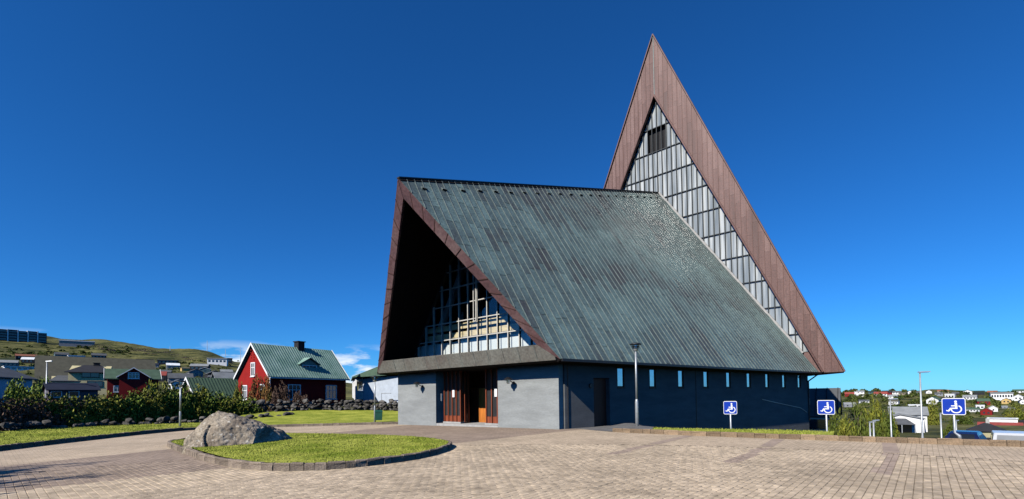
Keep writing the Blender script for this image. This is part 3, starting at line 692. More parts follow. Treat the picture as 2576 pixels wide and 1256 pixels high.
MB().tube([wp(1.5, .024, -.2), wp(1.5, .024, 3.1)], .022, 8).build('downpipe', 'black_metal', CH)
MB().tube([wp(3.0, .02, 2.1), wp(3.0, .09, 2.1)], .11, 12).build('wall_light', 'black_metal', CH)
wbox(MB(), 12.0, 12.05, .002, .02, -1, 3.1).build('wall_joint', 'dark_frame', CH)
MB().tube([wp(YE - .05, .06, -.6), wp(YE - .05, .06, 2.55), wp(YE - .05, .06, 2.6), B + Vector((-.1, .3, -.12))], .05, 8).build('drain_pipe', 'black_metal', CH)
MB().tube([wp(20.2, .03, 1.2), wp(22.5, .03, .9), wp(26.3, .03, .45), wp(27.5, .03, .05)], .022, 6).build('hand_rail', 'galv', CH)
MB().box(-12.1, 12.1, L_ + .4, L_ + .7, -3, 3.19).build('back_wall', 'grey_render', CH)
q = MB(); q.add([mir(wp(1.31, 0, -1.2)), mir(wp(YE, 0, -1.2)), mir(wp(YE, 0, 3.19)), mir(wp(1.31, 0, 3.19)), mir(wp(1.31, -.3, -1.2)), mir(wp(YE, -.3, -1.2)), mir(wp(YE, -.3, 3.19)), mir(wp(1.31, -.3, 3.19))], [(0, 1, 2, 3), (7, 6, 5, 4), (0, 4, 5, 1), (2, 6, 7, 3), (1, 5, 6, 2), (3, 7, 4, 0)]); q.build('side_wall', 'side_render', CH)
# wall lamps
for x in (-3.8, 3.7):
    lo = MB(); lo.tube([(x, .94, 2.3), (x, .90, 2.3)], .09, 12); lo.tube([(x, .90, 2.3), (x, .62, 2.42), (x, .5, 2.52)], .025, 8); lo = lo.build('wall_lamp', 'black_metal', CH)
    MB().tube([(x, .5, 2.47), (x, .5, 2.5), (x, .5, 2.58), (x, .5, 2.6)], [.21, .22, .08, .03], 16).build('lamp_hood', 'black_metal', lo)
    MB().tube([(x, .5, 2.25), (x, .5, 2.30), (x, .5, 2.46)], [.05, .085, .09], 12).build('lamp_glass', 'side_glass', lo)
# tower: copper face
YF = L_ - .28
def fy(x): return YF + .02 * abs(x)
zi, xi = 31.58, 13.40
for sg in (1, -1):
    x = 0.0
    FP_ = [(0, Ht), (Wt, e_), (xi, e_), (0, zi)]
    while x < Wt:
        q = clip2(FP_, 0, x + .008, min(x + .45, Wt) - .008)
        if parea(q) > .01:
            l = rr.uniform(0, .012)
            z0_, z1_ = min(p[1] for p in q), max(p[1] for p in q); mb = MB(); z = z0_ - rr.uniform(0, 2)
            while z < z1_:
                k = clip2(q, 1, z + .003, z + 2.2)
                if parea(k) > .002: mb.slab([(sg * a, fy(a) - l - rr.uniform(0, .006), b) for a, b in k], (0, .25, 0))
                z += 2.205
            po = mb.build('tower_strip', 'brown_copper', CH)
            if x > 0:
                ln = clip2(FP_, 0, x - .0001, x + .0001); z0_, z1_ = min(p[1] for p in ln), max(p[1] for p in ln)
                if z1_ - z0_ > .2: MB().box(sg * x - .014, sg * x + .014, fy(x) - .05, fy(x) + .02, z0_ + .02, z1_ - .02).build('seam', 'seam_brown', po)
        x += .45
    f = (lambda v: v) if sg > 0 else mir
    MB().bar(f(Vector((.0, YF - .03, zi + .03))), f(Vector((xi - .02, YF + .24, e_ + .03))), .12, .40, (0, 1, 0)).build('tower_trim', 'seam_brown', CH)
    MB().bar(f(Vector((0, YF - .01, Ht - .02))), f(Vector((Wt, YF + .28, e_ + .02))), .09, .34, (0, 1, 0)).build('tower_edge', 'brown_copper', CH)
    # copper flanks behind the face
    MB().slab([f(Vector((0, L_ + .05, Ht - .25))), f(Vector((Wt - .1, L_ + .2, e_ + .03))), f(Vector((5.5, L_ + 15, e_ + .03)))], (0, .1, -.12)).build('tower_flank', 'brown_copper', CH)
MB().slab([(0, L_ + .3, Ht - .5), (5.5, L_ + 15, e_ + .03), (-5.5, L_ + 15, e_ + .03)], (0, -.1, -.05)).build('tower_back', 'brown_copper', CH)
MB().slab([(-Wt + .05, L_ - .05, e_ - .07), (Wt - .05, L_ - .05, e_ - .07), (5.5, L_ + 15, e_ - .07), (-5.5, L_ + 15, e_ - .07)], (0, 0, .07)).build('tower_soffit', 'dark_soffit', CH)
MB().bar((0, YF - .03, zi + .1), (0, YF - .03, Ht - .1), .06, .06).build('tower_fold', 'seam', CH)
# copper infill at the foot of the glazing
MB().slab([(11.7, L_ + .1, 4.95), (12.75, L_ + .1, 4.95), (13.45, L_ + .1, e_ + .02), (12.9, L_ + .1, e_ + .02)], (0, .05, 0)).build('tower_infill', 'brown_copper', CH)
# tower glazing
GT = [(-12.72, 5.0), (-11.9, 5.0), (0, 21.9), (11.9, 5.0), (12.72, 5.0), (0, 31.5)]
YG = L_ + .14
def trect(a, b, c, d):
    o = []
    for sg in (1, -1):
        tri = [(0, 21.9), (sg * 11.9, 5.0), (sg * 12.55, 5.0), (0, 31.5)]
        q = clip2(tri, 0, a, b); q = clip2(q, 1, c, d) if len(q) > 2 else []
        if parea(q) > .015: o.append(q)
    return o
tz = [28.55 - 2.45 * i for i in range(11)]; tzz = [40] + tz + [0]
for i in range(-27, 27):
    a, b = i * .48, (i + 1) * .48
    for c, d in zip(tzz[1:], tzz):
        for q in trect(a + .004, b - .004, c + .004, d - .004):
            if -2 <= i <= 1 and abs(c - 26.1) < .1:
                lo = MB().slab([(x, YG + .3, z) for x, z in q], (0, .02, 0)).build('belfry_opening', 'interior_dark', CH)
                continue
            j = rr.gauss(0, .004); jz = rr.gauss(0, .003)
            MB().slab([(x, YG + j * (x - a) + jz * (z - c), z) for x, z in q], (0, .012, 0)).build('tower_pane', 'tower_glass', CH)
for i in range(-26, 27):
    x = i * .48; zt = 31.5 - abs(x) / 12.55 * 26.5; zb = 21.9 - abs(x) / 11.9 * 16.9
    if zt > 5.2: MB().box(x - .032, x + .032, YG - .17, YG + .02, zb - .25, zt).build('tower_mullion', 'mullion', CH)
for z in tz:
    xo = 12.55 * (31.5 - z) / 26.5; xin = 11.9 * (21.9 - z) / 16.9
    if z > 21.9: MB().box(-xo, xo, YG - .12, YG + .015, z - .035, z + .035).build('tower_transom', 'mullion', CH)
    elif z > 5.1:
        for sg in (1, -1): MB().box(*sorted((sg * xin, sg * xo)), YG - .12, YG + .015, z - .035, z + .035).build('tower_transom', 'mullion', CH)
for sg in (1, -1): MB().bar((sg * .1, YG - .1, 21.78), (sg * 12.0, YG - .1, 4.88), .22, .3, (0, 1, 0)).build('roof_flashing', 'concrete', CH)

# ------------------------------------------------------------------ boulder on the island
import bmesh
from mathutils import noise as mn
def make_boulder():
    c = at(606, 1110, 15.0); u = Vector((c.y, -c.x, 0)).normalized(); d = Vector((c.x, c.y, 0)).normalized(); zb = ilz(c.x, c.y) - .12
    pts = [(-1.56, -.1, -.1), (-1.5, .6, -.1), (-1.50, -.15, .30), (-1.22, .05, .62), (-.85, .15, 1.06), (-.62, .2, 1.17), (-.32, .25, 1.10), (.05, .35, .99), (.50, .45, .80), (.42, -.35, .62), (.40, -.62, .38), (.22, -.72, -.1), (-.6, -.62, -.1),
           (-1.2, -.42, -.1), (-.6, -.38, .7), (.2, -.5, .62), (.95, .5, .58), (1.25, .7, .42), (1.62, .8, .06), (1.64, .85, -.1), (1.1, .1, -.1), (.55, .05, -.1), (1.0, 1.5, -.1), (0, 1.6, -.1), (-.9, 1.3, -.1), (.3, 1.2, .6), (-.5, 1.0, .8), (1.0, 1.1, .45)]
    bm = bmesh.new()
    for a, b, z in pts: bm.verts.new((a, b, z))
    r = bmesh.ops.convex_hull(bm, input=bm.verts); bmesh.ops.delete(bm, geom=[g for g in r['geom_interior'] if isinstance(g, bmesh.types.BMVert)], context='VERTS')
    bmesh.ops.triangulate(bm, faces=bm.faces[:])
    for _ in range(6):
        bmesh.ops.subdivide_edges(bm, edges=[e for e in bm.edges if e.calc_length() > .055], cuts=1, use_grid_fill=True)
        bmesh.ops.triangulate(bm, faces=bm.faces[:])
    bm.normal_update()
    for v in bm.verts:
        p = v.co.copy(); n = v.normal
        k = mn.fractal(p * 1.6, 1, 2, 4) * .035 + mn.fractal(p * 7, 1, 2, 5) * .026 + abs(mn.noise(p * 3.1)) * .03
        crack = math.exp(-((p.x + .82 + .12 * math.sin(p.z * 4)) / .035) ** 2) * (.10 if p.y < .2 and p.z < .75 else 0)
        notch = .30 * math.exp(-((p.x - .80) / .22) ** 2 - ((p.z - .32) / .17) ** 2) if p.y < .6 else 0
        v.co = p + n * (k - crack - notch)
    me = bpy.data.meshes.new('boulder'); bm.to_mesh(me); bm.free(); me.materials.append(M('boulder'))
    o = link('boulder', me, None, (c.x, c.y, zb)); o.rotation_euler = (0, 0, math.atan2(u.y, u.x))
    tag(o, 'large grey lichen spotted boulder resting on the grass island', 'boulder')
make_boulder()

# ------------------------------------------------------------------ dry stone walls
def rock_mesh(seed, sx, sy, sz):
    rr = random.Random(seed); bm = bmesh.new(); bmesh.ops.create_icosphere(bm, subdivisions=2, radius=.5)
    for v in bm.verts:
        p = v.co; q = Vector([math.copysign(abs(c * 2) ** .7, c) * .5 for c in p]); k = 1 + .35 * mn.noise(p * 2.2 + Vector((seed * 3.1, 0, 0)))
        v.co = Vector((q.x * sx * k, q.y * sy * k, q.z * sz * k))
    me = bpy.data.meshes.new('stone'); bm.to_mesh(me); bm.free(); me.materials.append(M('fieldstone')); return me
ROCKS = [rock_mesh(i, R.uniform(.55, .95), R.uniform(.4, .6), R.uniform(.35, .55)) for i in range(9)]
def stone_wall(name, label, path, rows, step, sc0, zf, seed, loose=.3):
    rr = random.Random(seed); root = empty(name, (path[0][0], path[0][1], 0), 0, label, 'wall'); P = dens(path, step, False)
    for r in range(rows):
        for i, (x, y) in enumerate(P):
            if r == rows - 1 and rr.random() < loose: continue
            x += rr.uniform(-.5, .5) * step * .5 + (step / 2 if r % 2 else 0); y += rr.uniform(-.2, .2); s = sc0 * rr.uniform(.75, 1.3)
            o = link('stone', rr.choice(ROCKS), root, (x - root.location.x, y - root.location.y, zf(x, y) + .16 * sc0 + r * .36 * sc0 + rr.uniform(-.06, .06))); o.scale = (s, s, s * rr.uniform(.8, 1.1)); o.rotation_euler = (rr.uniform(-.3, .3), rr.uniform(-.3, .3), rr.uniform(0, 6.28))
    return root
def pz(px, py, d): p = at(px, py, d); return (p.x, p.y)
LW = [(-23.0, 10), (-24.2, 19.6), (-24.6, 23.5), (-23.9, 28.2), (-21.8, 33.5), (-18.5, 38.6)]
stone_wall('dry_stone_wall', 'tumbled dry stone wall under the shrubs on the left', LW[1:], 2, .42, .62, lambda x, y: llz(x, y) - .06, 5, .45)
FWl = [(-22, 39.5), (-18, 41.8), (-13, 42.6), (-9.3, 42.2), (-5.5, 42.8)]
stone_wall('dry_stone_wall', 'dark dry stone wall behind the lawn in front of the red house', FWl, 4, .36, .66, lambda x, y: flz(x, y) - .03, 6, .25)

# ------------------------------------------------------------------ shrubs and trees
def leaf_mesh(name, n, rx, ry, rz, size, mat, seed, clumps=14, base=.15, flat=.9):
    rng = np.random.default_rng(seed); cs = []
    for _ in range(clumps):
        v = rng.normal(0, 1, 3); v /= np.linalg.norm(v); v[2] = abs(v[2]) * flat + base * .3
        k = rng.uniform(.35, .85); cs.append(v * k)
    cs = np.array(cs); cr = rng.uniform(.22, .42, clumps)
    ci = rng.integers(0, clumps, n); v = rng.normal(0, 1, (n, 3)); v /= np.linalg.norm(v, axis=1)[:, None]
    P = cs[ci] + v * (cr[ci] * rng.uniform(.55, 1.05, n))[:, None]; P[:, 2] = np.maximum(P[:, 2], rng.uniform(-.02, .15, n)); P *= np.array([rx, ry, rz])
    a = rng.normal(0, 1, (n, 3)); a /= np.linalg.norm(a, axis=1)[:, None]; b = np.cross(a, rng.normal(0, 1, (n, 3))); b /= np.linalg.norm(b, axis=1)[:, None]
    s = rng.uniform(.6, 1.4, (n, 1)) * size; V = np.stack([P - a * s, P + b * s * .55, P + a * s, P - b * s * .55], 1).reshape(-1, 3)
    return npmesh(name, V, np.arange(4 * n).reshape(-1, 4), mat)
def stem_mesh(rx, rz, seed, mat='bark', k=5):
    rr = random.Random(seed); mb = MB()
    for i in range(k):
        a = rr.uniform(0, 6.28); q = rr.uniform(.2, .6) * rx; h = rz * rr.uniform(.5, .85)
        mb.tube([(rr.uniform(-.08, .08), rr.uniform(-.08, .08), -.15), (math.cos(a) * q * .4, math.sin(a) * q * .4, h * .5), (math.cos(a) * q, math.sin(a) * q, h)], [.05 * rz / 2, .035 * rz / 2, .012], 6)
    return mb.mesh('stem', mat)
SH = {}
for kind, mat in (('olive', 'leaf_olive'), ('green', 'leaf_green'), ('brown', 'leaf_brown'), ('red', 'leaf_red'), ('deep', 'leaf_deep')):
    SH[kind] = [(leaf_mesh('foliage', 5200, 1, 1, 1, .05, mat, 11 * i + len(kind), 22), stem_mesh(.8, 1, i)) for i in range(3)]
def shrub(name, label, cat, group, loc, rx, rz, kind, seed, ry=None, stems=True):
    rr = random.Random(seed); root = empty(name, loc, rr.uniform(0, 6.28) if ry is None else 0, label, cat, group); f, s = rr.choice(SH[kind])
    o = link('foliage', f, root); o.scale = (rx, ry or rx, rz)
    if stems: o = link('stem', s, root); o.scale = (rx, ry or rx, rz)
    return root
# hedge of shrubs behind the left wall; (px, py of top, depth, width px, kind)
hedge = [(-20, 1000, 25, 90, 'olive'), (45, 1012, 24.5, 80, 'brown'), (95, 1002, 26, 90, 'olive'), (150, 1012, 27, 80, 'brown'), (200, 1005, 28, 90, 'olive'), (255, 1000, 29.5, 90, 'olive'), (310, 1000, 31, 85, 'green'), (355, 985, 33, 80, 'olive'), (400, 978, 35, 85, 'olive'),
         (440, 975, 36, 75, 'green'), (485, 985, 37, 80, 'olive'), (530, 990, 38, 75, 'green'), (575, 998, 39, 70, 'olive'), (615, 1003, 40, 65, 'green')]
for i, (px, py, d, wpx, kind) in enumerate(hedge):
    d -= .7; p = at(px, py, d); g0 = llz(p.x, p.y) if d < 33 else gz(p.x, p.y); h = max(.8, p.z - g0)
    shrub('hedge_shrub', f"{dict(olive='olive green', green='fresh green', brown='brownish')[kind]} shrub behind the left stone wall, {ORD[i]} from the left", 'shrub', 'hedge shrubs behind the left wall', (p.x, p.y, g0 - .1), wpx * d / 1171 / 2 * 1.5 * p.y / math.hypot(p.x, p.y), h * 1.2, kind, i, ry=1.9)
for i, (px, py, d, wpx, hh, kind, lab, z) in enumerate([
    (70, 955, 40, 135, None, 'green', 'rounded green tree in front of the navy house on the left', 0), (645, 945, 44.5, 50, None, 'red', 'reddish climbing shrub on the gable of the red house', 0), (672, 945, 44.0, 40, None, 'red', 'reddish green shrub at the corner of the red house', 0),
    (705, 962, 43.8, 55, None, 'brown', 'bare brown shrub in front of the red house, left', 0), (760, 985, 44.5, 55, None, 'brown', 'low brown shrub under the first window of the red house', 0),
    (628, 1000, 40.5, 60, None, 'green', 'low green shrub at the foot of the red gable', 0), (600, 955, 46, 30, None, 'olive', 'tall thin shrub between garage and red house', 0), (30, 925, 75, 70, None, 'olive', 'olive shrub by the pale house at the left edge', 0), (110, 950, 62, 60, None, 'green', 'green shrub beside the brown roofed hall', 0)]):
    p = at(px, py, d); g0 = gz(p.x, p.y)
    if d > 40 and 590 < px < 800: g0 = max(g0, .25)
    shrub('garden_shrub' if i else 'round_tree', lab, 'tree' if i == 0 else 'shrub', None, (p.x, p.y, g0 - .1), wpx * d / 1171 / 2 * 1.15 * p.y / math.hypot(p.x, p.y), max(.6, p.z - g0), kind, 40 + i)
# pale stakes by the wall
for i, (px, py, d) in enumerate([(68, 1065, 25.5), (184, 1050, 27.5), (188, 1043, 28), (372, 1058, 31), (387, 1045, 33), (545, 1060, 37)]):
    p = at(px, py, d); g0 = llz(p.x, p.y) if d < 33 else gz(p.x, p.y) + .2
    o = MB().bar((0, 0, -.2), (R.uniform(-.1, .2), 0, p.z - g0), .07).build('stake', 'stake'); o.location = (p.x, p.y, g0)
    tag(o, f'thin pale wooden stake by the left stone wall, {ORD[i]} from the left', 'stake', 'stakes along the left wall')

# ------------------------------------------------------------------ houses
def window(root, name, c, ux, n, ww, h, cols=3, rows=2, frame='white_paint', pane='house_glass', bar=.06, fw=.1, top=.36):
    """framed window on a wall: c centre, ux horizontal unit, n outward normal"""
    c, ux, n = Vector(c), Vector(ux), Vector(n); uz = Vector((0, 0, 1))
    def rect(mb, a0, a1, b0, b1, o0, o1):
        return mb.hexa([c + ux * a0 + uz * b0 + n * o0, c + ux * a1 + uz * b0 + n * o0, c + ux * a1 + uz * b0 + n * o1, c + ux * a0 + uz * b0 + n * o1], [c + ux * a0 + uz * b1 + n * o0, c + ux * a1 + uz * b1 + n * o0, c + ux * a1 + uz * b1 + n * o1, c + ux * a0 + uz * b1 + n * o1])
    mb = MB(); hw_, hh = ww / 2, h / 2
    rect(mb, -hw_, -hw_ + fw, -hh, hh, -.02, .06); rect(mb, hw_ - fw, hw_, -hh, hh, -.02, .06); rect(mb, -hw_ + fw, hw_ - fw, hh - fw, hh, -.02, .06); rect(mb, -hw_ + fw, hw_ - fw, -hh, -hh + fw, -.02, .06)
    for i in range(1, cols): x = -hw_ + fw + (ww - 2 * fw) * i / cols; rect(mb, x - bar / 2, x + bar / 2, -hh + fw, hh - fw, -.02, .05)
    if rows > 1: z = hh - h * top; rect(mb, -hw_ + fw, hw_ - fw, z - bar / 2, z + bar / 2, -.02, .045)
    rect(mb, -hw_ - .05, hw_ + .05, -hh - .06, -hh, 0, .1)
    o = mb.build(name, frame, root); rect(MB(), -hw_ + fw * .5, hw_ - fw * .5, -hh + fw * .5, hh - fw * .5, .004, .012).build('pane', pane, o)
def house(name, label, cat, group, loc, rz, L, W, ev, rg, wall, roof, oh=.3, base=-1.5, chim=(), trim=None, hip=0, wins=(), th=.12, corr=False):
    """ridge along local x; -y is the front, -x the left gable"""
    root = empty(name, loc, rz, label, cat, group); l, ww = L / 2, W / 2
    mb = MB(); pr = [(-l, -ww, base), (-l, ww, base), (-l, ww, ev), (-l, 0, rg), (-l, -ww, ev)]; mb.hexa(pr, [(-x, y, z) for x, y, z in pr]); mb.build('wall', wall, root)
    k = (rg - ev) / ww; lx = l + oh
    for sg in (-1, 1):
        a = Vector((-lx, 0, rg + .02)); b = Vector((lx, 0, rg + .02)); c = Vector((lx - 0, sg * (ww + oh), ev - k * oh + .02)); d = Vector((-lx, sg * (ww + oh), ev - k * oh + .02))
        if hip: a.x += hip; b.x -= hip
        ro = MB().slab([a, b, c, d] if sg < 0 else [d, c, b, a], (0, 0, th)).build('roof_slope', roof, root)
        if corr:
            nn = int(2 * lx / .3); q = MB()
            for i in range(nn): x = -lx + .15 + i * .3; q.bar((x, sg * .02, rg + th + .03), (x, sg * (ww + oh), ev - k * oh + th + .03), .1, .045)
            q.build('roof_ribs', roof, ro)
    if trim:
        for gx in (-1, 1):
            for sg in (-1, 1):
                a = Vector((gx * (lx + .03), 0, rg - .05)); b = Vector((gx * (lx + .03), sg * (ww + oh), ev - k * oh - .05)); MB().slab([a, b, b + Vector((0, 0, .26)), a + Vector((0, 0, .26))], (gx * .05, 0, 0)).build('bargeboard', trim, root)
    for cx_, cw, ch in chim:
        co = MB().box(cx_ - cw / 2, cx_ + cw / 2, -cw / 2, cw / 2, rg - .5, rg + ch).build('chimney', 'wall_black' if wall != 'wall_grey' else 'concrete', root); MB().box(cx_ - cw * .62, cx_ + cw * .62, -cw * .62, cw * .62, rg + ch, rg + ch + .1).build('chimney_cap', 'dark_frame', co)
    for face, u, z, w_, h_, *st_ in wins:
        c, ux, n = {'f': ((u, -ww, z), (1, 0, 0), (0, -1, 0)), 'l': ((-l, u, z), (0, -1, 0), (-1, 0, 0)), 'r': ((l, u, z), (0, 1, 0), (1, 0, 0))}[face]
        s_ = st_[0] if st_ else 'plain'
        if s_ == 'plain': window(root, 'window', c, ux, n, w_, h_, 1, 1, 'white_paint', 'house_glass', fw=.07)
        elif s_ == 'dark': window(root, 'window', c, ux, n, w_, h_, max(1, round(w_ / 1.1)), 1, 'wall_navy', 'house_glass', fw=.06)
        else: window(root, 'window', c, ux, n, w_, h_, 3, 2, 'white_paint', 'house_glass')
    return root
# the red house with verdigris roof
nc = at(680, 944, 48); hd = Vector((.515, .857, 0)).normalized(); hp = Vector((-.857, .515, 0)).normalized(); ctr = Vector((nc.x, nc.y, 0)) + hd * 4.75 + hp * 3.0
# ridge runs along hd: local +x = hd, local -y = right hand side
RH = house('red_house', 'red timber house with green corrugated roof and white bargeboards behind the lawn', 'house', None, (ctr.x, ctr.y, .0), math.atan2(hd.y, hd.x), 9.5, 6.0, 4.15, 7.5, 'wall_brightred', 'roof_verdigris', oh=.28, base=-.3, chim=((0.6, .8, .75),), trim='white_paint',
           wins=[('f', -2.05, 2.4, 1.5, 1.65, 'w'), ('f', 2.65, 2.4, 1.5, 1.65, 'w'), ('l', .1, 4.85, .8, 1.5, 'w'), ('l', 1.6, 2.4, .9, 1.6, 'w'), ('l', -1.6, 2.5, .9, 1.5, 'w')], corr=True)
mb = MB(); dx0, dx1, dyf = -.7, 1.5, -2.15; mb.hexa([(dx0, dyf, 4.5), (dx1, dyf, 4.5), (dx1, -.9, 4.5), (dx0, -.9, 4.5)], [(dx0, dyf, 5.55), (dx1, dyf, 5.55), (dx1, -.9, 5.55), (dx0, -.9, 5.55)]); mb.hexa([(dx0, dyf, 5.551), (dx1, dyf, 5.551), (.4, dyf, 6.2)], [(dx0, -.9, 5.551), (dx1, -.9, 5.551), (.4, -.9, 6.2)]); dmr = mb.build('dormer', 'roof_verdigris', RH)
for sg in (-1, 1): MB().slab([(.4, dyf - .25, 6.28), (.4, -.5, 6.28), (.4 + sg * 1.35, -.5, 5.5), (.4 + sg * 1.35, dyf - .25, 5.5)], (0, 0, .07)).build('dormer_roof', 'roof_verdigris', dmr)
window(dmr, 'dormer_window', (.4, dyf, 5.02), (1, 0, 0), (0, -1, 0), 1.9, .9, 4, 1)
for i in range(4): MB().box(-5.06, -5.0, -.06, .06, 6.0 + i * .28, 6.12 + i * .28).build('gable_ornament', 'wall_brightred', RH)
MB().bar((-4.82, -3.06, .2), (-4.82, -3.06, 4.0), .1).build('downpipe', 'white_paint', RH)
MB().bar((-5.0, -3.34, 3.86), (5.0, -3.34, 3.86), .12, .1).build('gutter', 'white_paint', RH)
def hs_(px, pyb, d): p = at(px, pyb, d); return p
# garage with green roof
a = at(474, 952, 50); b = at(600, 957, 54); dv = (b - a); dv.z = 0; mid = (a + b) / 2; rz = math.atan2(dv.y, dv.x)
house('garage', 'low garage with green corrugated roof beside the red house', 'garage', None, (mid.x, mid.y, 0), rz, dv.length, 4.6, 1.9, mid.z, 'wall_brown', 'roof_green', oh=.2, base=-1, trim='white_paint', corr=True)
a = at(612, 940, 60); house('shed', 'narrow white gable between the garage and the red house', 'shed', None, (a.x - .8, a.y, 0), .9, 5, 3, 3.4, 5.0, 'wall_white', 'roof_grey', base=-1)
# smaller red house with green roof and front gable, on the left
def facing(px, d, yaw=0): p = at(px, 950, d); return (p.x, p.y), -math.atan2(p.x, p.y) + rad(yaw)
def zat(py, px, d): return at(px, py, d).z
(xy, rz) = facing(334, 76, 2); z0 = zat(995, 334, 76); zr = zat(931, 334, 76) - z0; ze = zat(954, 334, 76) - z0
H2 = house('cottage', 'small dark red cottage with green roof and white trimmed front gable', 'house', None, (xy[0], xy[1], z0), rz, 6.3, 5.5, ze, zr, 'wall_red', 'roof_green', oh=.35, base=-3, trim='white_paint', wins=[('f', -1.75, 1.0, 1.35, 1.0, 'w'), ('f', 1.55, 1.0, 1.35, 1.0, 'w')])
mb = MB(); mb.hexa([(-1.75, -3.1, -1), (1.75, -3.1, -1), (1.75, -3.1, ze + .2), (0, -3.1, zr + .05), (-1.75, -3.1, ze + .2)], [(-1.75, 0, -1), (1.75, 0, -1), (1.75, 0, ze + .2), (0, 0, zr + .05), (-1.75, 0, ze + .2)]); gb = mb.build('front_gable', 'wall_red', H2)
for sg in (-1, 1): MB().slab([(0, -3.4, zr + .12), (0, 0, zr + .12), (sg * 2.1, 0, ze + .08), (sg * 2.1, -3.4, ze + .08)], (0, 0, .14)).build('gable_roof', 'white_paint', gb)
window(gb, 'window', (0, -3.1, ze + .45), (1, 0, 0), (0, -1, 0), 1.4, 1.0)
# yellow house
(xy, rz) = facing(232, 84, -8); z0 = zat(1000, 232, 84); 
H3 = house('yellow_house', 'pale yellow house with dark hipped roof on the left', 'house', None, (xy[0], xy[1], z0), rz, 5.4, 6, zat(938, 232, 84) - z0, zat(921, 232, 84) - z0, 'wall_cream', 'roof_black', oh=.45, base=-3, hip=2.0, chim=((.6, .8, .5),), wins=[('f', .2, zat(944, 232, 84) - z0, 2.3, 1.0, 'dark'), ('f', .8, zat(967, 232, 84) - z0, 2.1, 1.0, 'dark')])
(xy, rz) = facing(176, 82, 0); z0 = zat(1000, 176, 82)
house('yellow_annex', 'low pale yellow annex with grey roof beside the yellow house', 'house', None, (xy[0], xy[1], z0), rz, 4.6, 5, zat(960, 176, 82) - z0, zat(947, 176, 82) - z0, 'wall_cream', 'roof_slate', oh=.3, base=-3, hip=1.0)
(xy, rz) = facing(180, 60, 8); z0 = zat(1012, 180, 60)
house('navy_house', 'low navy house with dark roof and white framed windows behind the shrubs', 'house', None, (xy[0], xy[1], z0), rz, 4.6, 3.6, zat(982, 180, 60) - z0, zat(966, 180, 60) - z0, 'wall_purple', 'roof_navy', oh=.25, base=-3, wins=[('f', 0, zat(992, 180, 60) - z0, 1.0, .75, 'plain'), ('f', -1.6, zat(992, 180, 60) - z0, 1.0, .75, 'plain')])
(xy, rz) = facing(248, 120, 4); z0 = zat(992, 205, 120)
house('brown_hall', 'long hall with big brown roof above the yellow house', 'house', None, (xy[0], xy[1], z0), rz, 22.5, 10, zat(958, 205, 120) - z0, zat(902, 205, 120) - z0, 'wall_brown', 'roof_brown', oh=.3, base=-4, wins=[('f', -5, 3.0, 1.6, 1.0, 'dark')])
(xy, rz) = facing(-30, 46, 60); z0 = zat(1020, 0, 46)
house('pale_house', 'pale blue shaded house end at the left edge of the picture', 'house', None, (xy[0] - .4, xy[1], z0), rz, 6, 4.4, zat(950, 0, 46) - z0, zat(925, -30, 46) - z0, 'wall_blueshade', 'roof_slate', base=-2)
# white building right of the red house
c0 = at(913, 950, 62); dB = CC.copy(); dA = Vector((-.35, .94, 0)).normalized(); bz = .2
WB = empty('white_building', (c0.x, c0.y, bz), 0, 'white two storey building with galleries between red house and church', 'building')
b_ = [Vector((0, 0, -1)), dB * 11, dB * 11 + dA * 14, dA * 14]; b_[0] = Vector((0, 0, 0)); ht = c0.z - bz
MB().hexa([v + Vector((0, 0, -1)) for v in b_], [v + Vector((0, 0, ht)) for v in b_]).build('wall', 'wall_blueshade', WB)  # grey-blue shade of the white building's side wall put into its colour
nA = Vector((-dA.y, dA.x, 0)); nA = nA if nA.x < 0 else -nA
q = [nA * .9 + dA * 0, nA * .9 + dA * 14, dA * 14 - nA * .01, -nA * .01]
MB().hexa([v + Vector((0, 0, ht - .5)) for v in q], [v + Vector((0, 0, ht - .1)) for v in q]).build('gallery_beam', 'wall_white', WB)
MB().hexa([v + Vector((0, 0, ht - 2.9)) for v in q], [v + Vector((0, 0, ht - 1.75)) for v in q]).build('gallery_front', 'wall_white', WB)
for t in (0.1, 4.6, 9.2, 13.8): MB().bar(dA * t + nA * .85 + Vector((0, 0, -1)), dA * t + nA * .85 + Vector((0, 0, ht - .1)), .22).build('gallery_post', 'wall_white', WB)
for t in (2.0, 4.0, 7.0, 10): MB().bar(dA * t + nA * .03 + Vector((0, 0, ht - 1.6)), dA * t + nA * .03 + Vector((0, 0, ht - .6)), .7, .04, nA).build('window', 'house_glass', WB)
q2 = [nA * 1.2 - dB * .3 - dA * .3, dB * 11.3 - dA * .3, dB * 11.3 + dA * 14.2, nA * 1.2 + dA * 14.2]
rdg = dB * 5.5 + Vector((0, 0, ht + 1.5)); MB().add([v + Vector((0, 0, ht + .02)) for v in q2] + [rdg, rdg + dA * 14] + [v + Vector((0, 0, ht + .12)) for v in q2] + [rdg + Vector((0, 0, .1)), rdg + dA * 14 + Vector((0, 0, .1))],
        [(0, 3, 5, 4), (1, 4, 5, 2), (6, 10, 11, 9), (7, 8, 11, 10), (0, 4, 10, 6), (4, 1, 7, 10), (3, 0, 6, 9), (1, 2, 8, 7), (5, 3, 9, 11), (2, 5, 11, 8), (0, 1, 4), (2, 3, 5)]).build('roof', 'roof_green', WB)
fr = MB(); g0 = dB * 4 - dA * 2.5; fr.bar(g0 + Vector((0, 0, 0)), g0 + Vector((0, 0, 2.0)), .08); fr.bar(g0 + Vector((0, 0, 2.0)), g0 + dB * 2 + Vector((0, 0, 2.0)), .08); fr.bar(g0 + dB * 4, g0 + dB * 4 + Vector((0, 0, 2.2)), .08); o = fr.build('goal_frame', 'galv'); o.location = (c0.x, c0.y, bz); tag(o, 'thin metal frame standing before the grey side wall of the white building', 'frame')

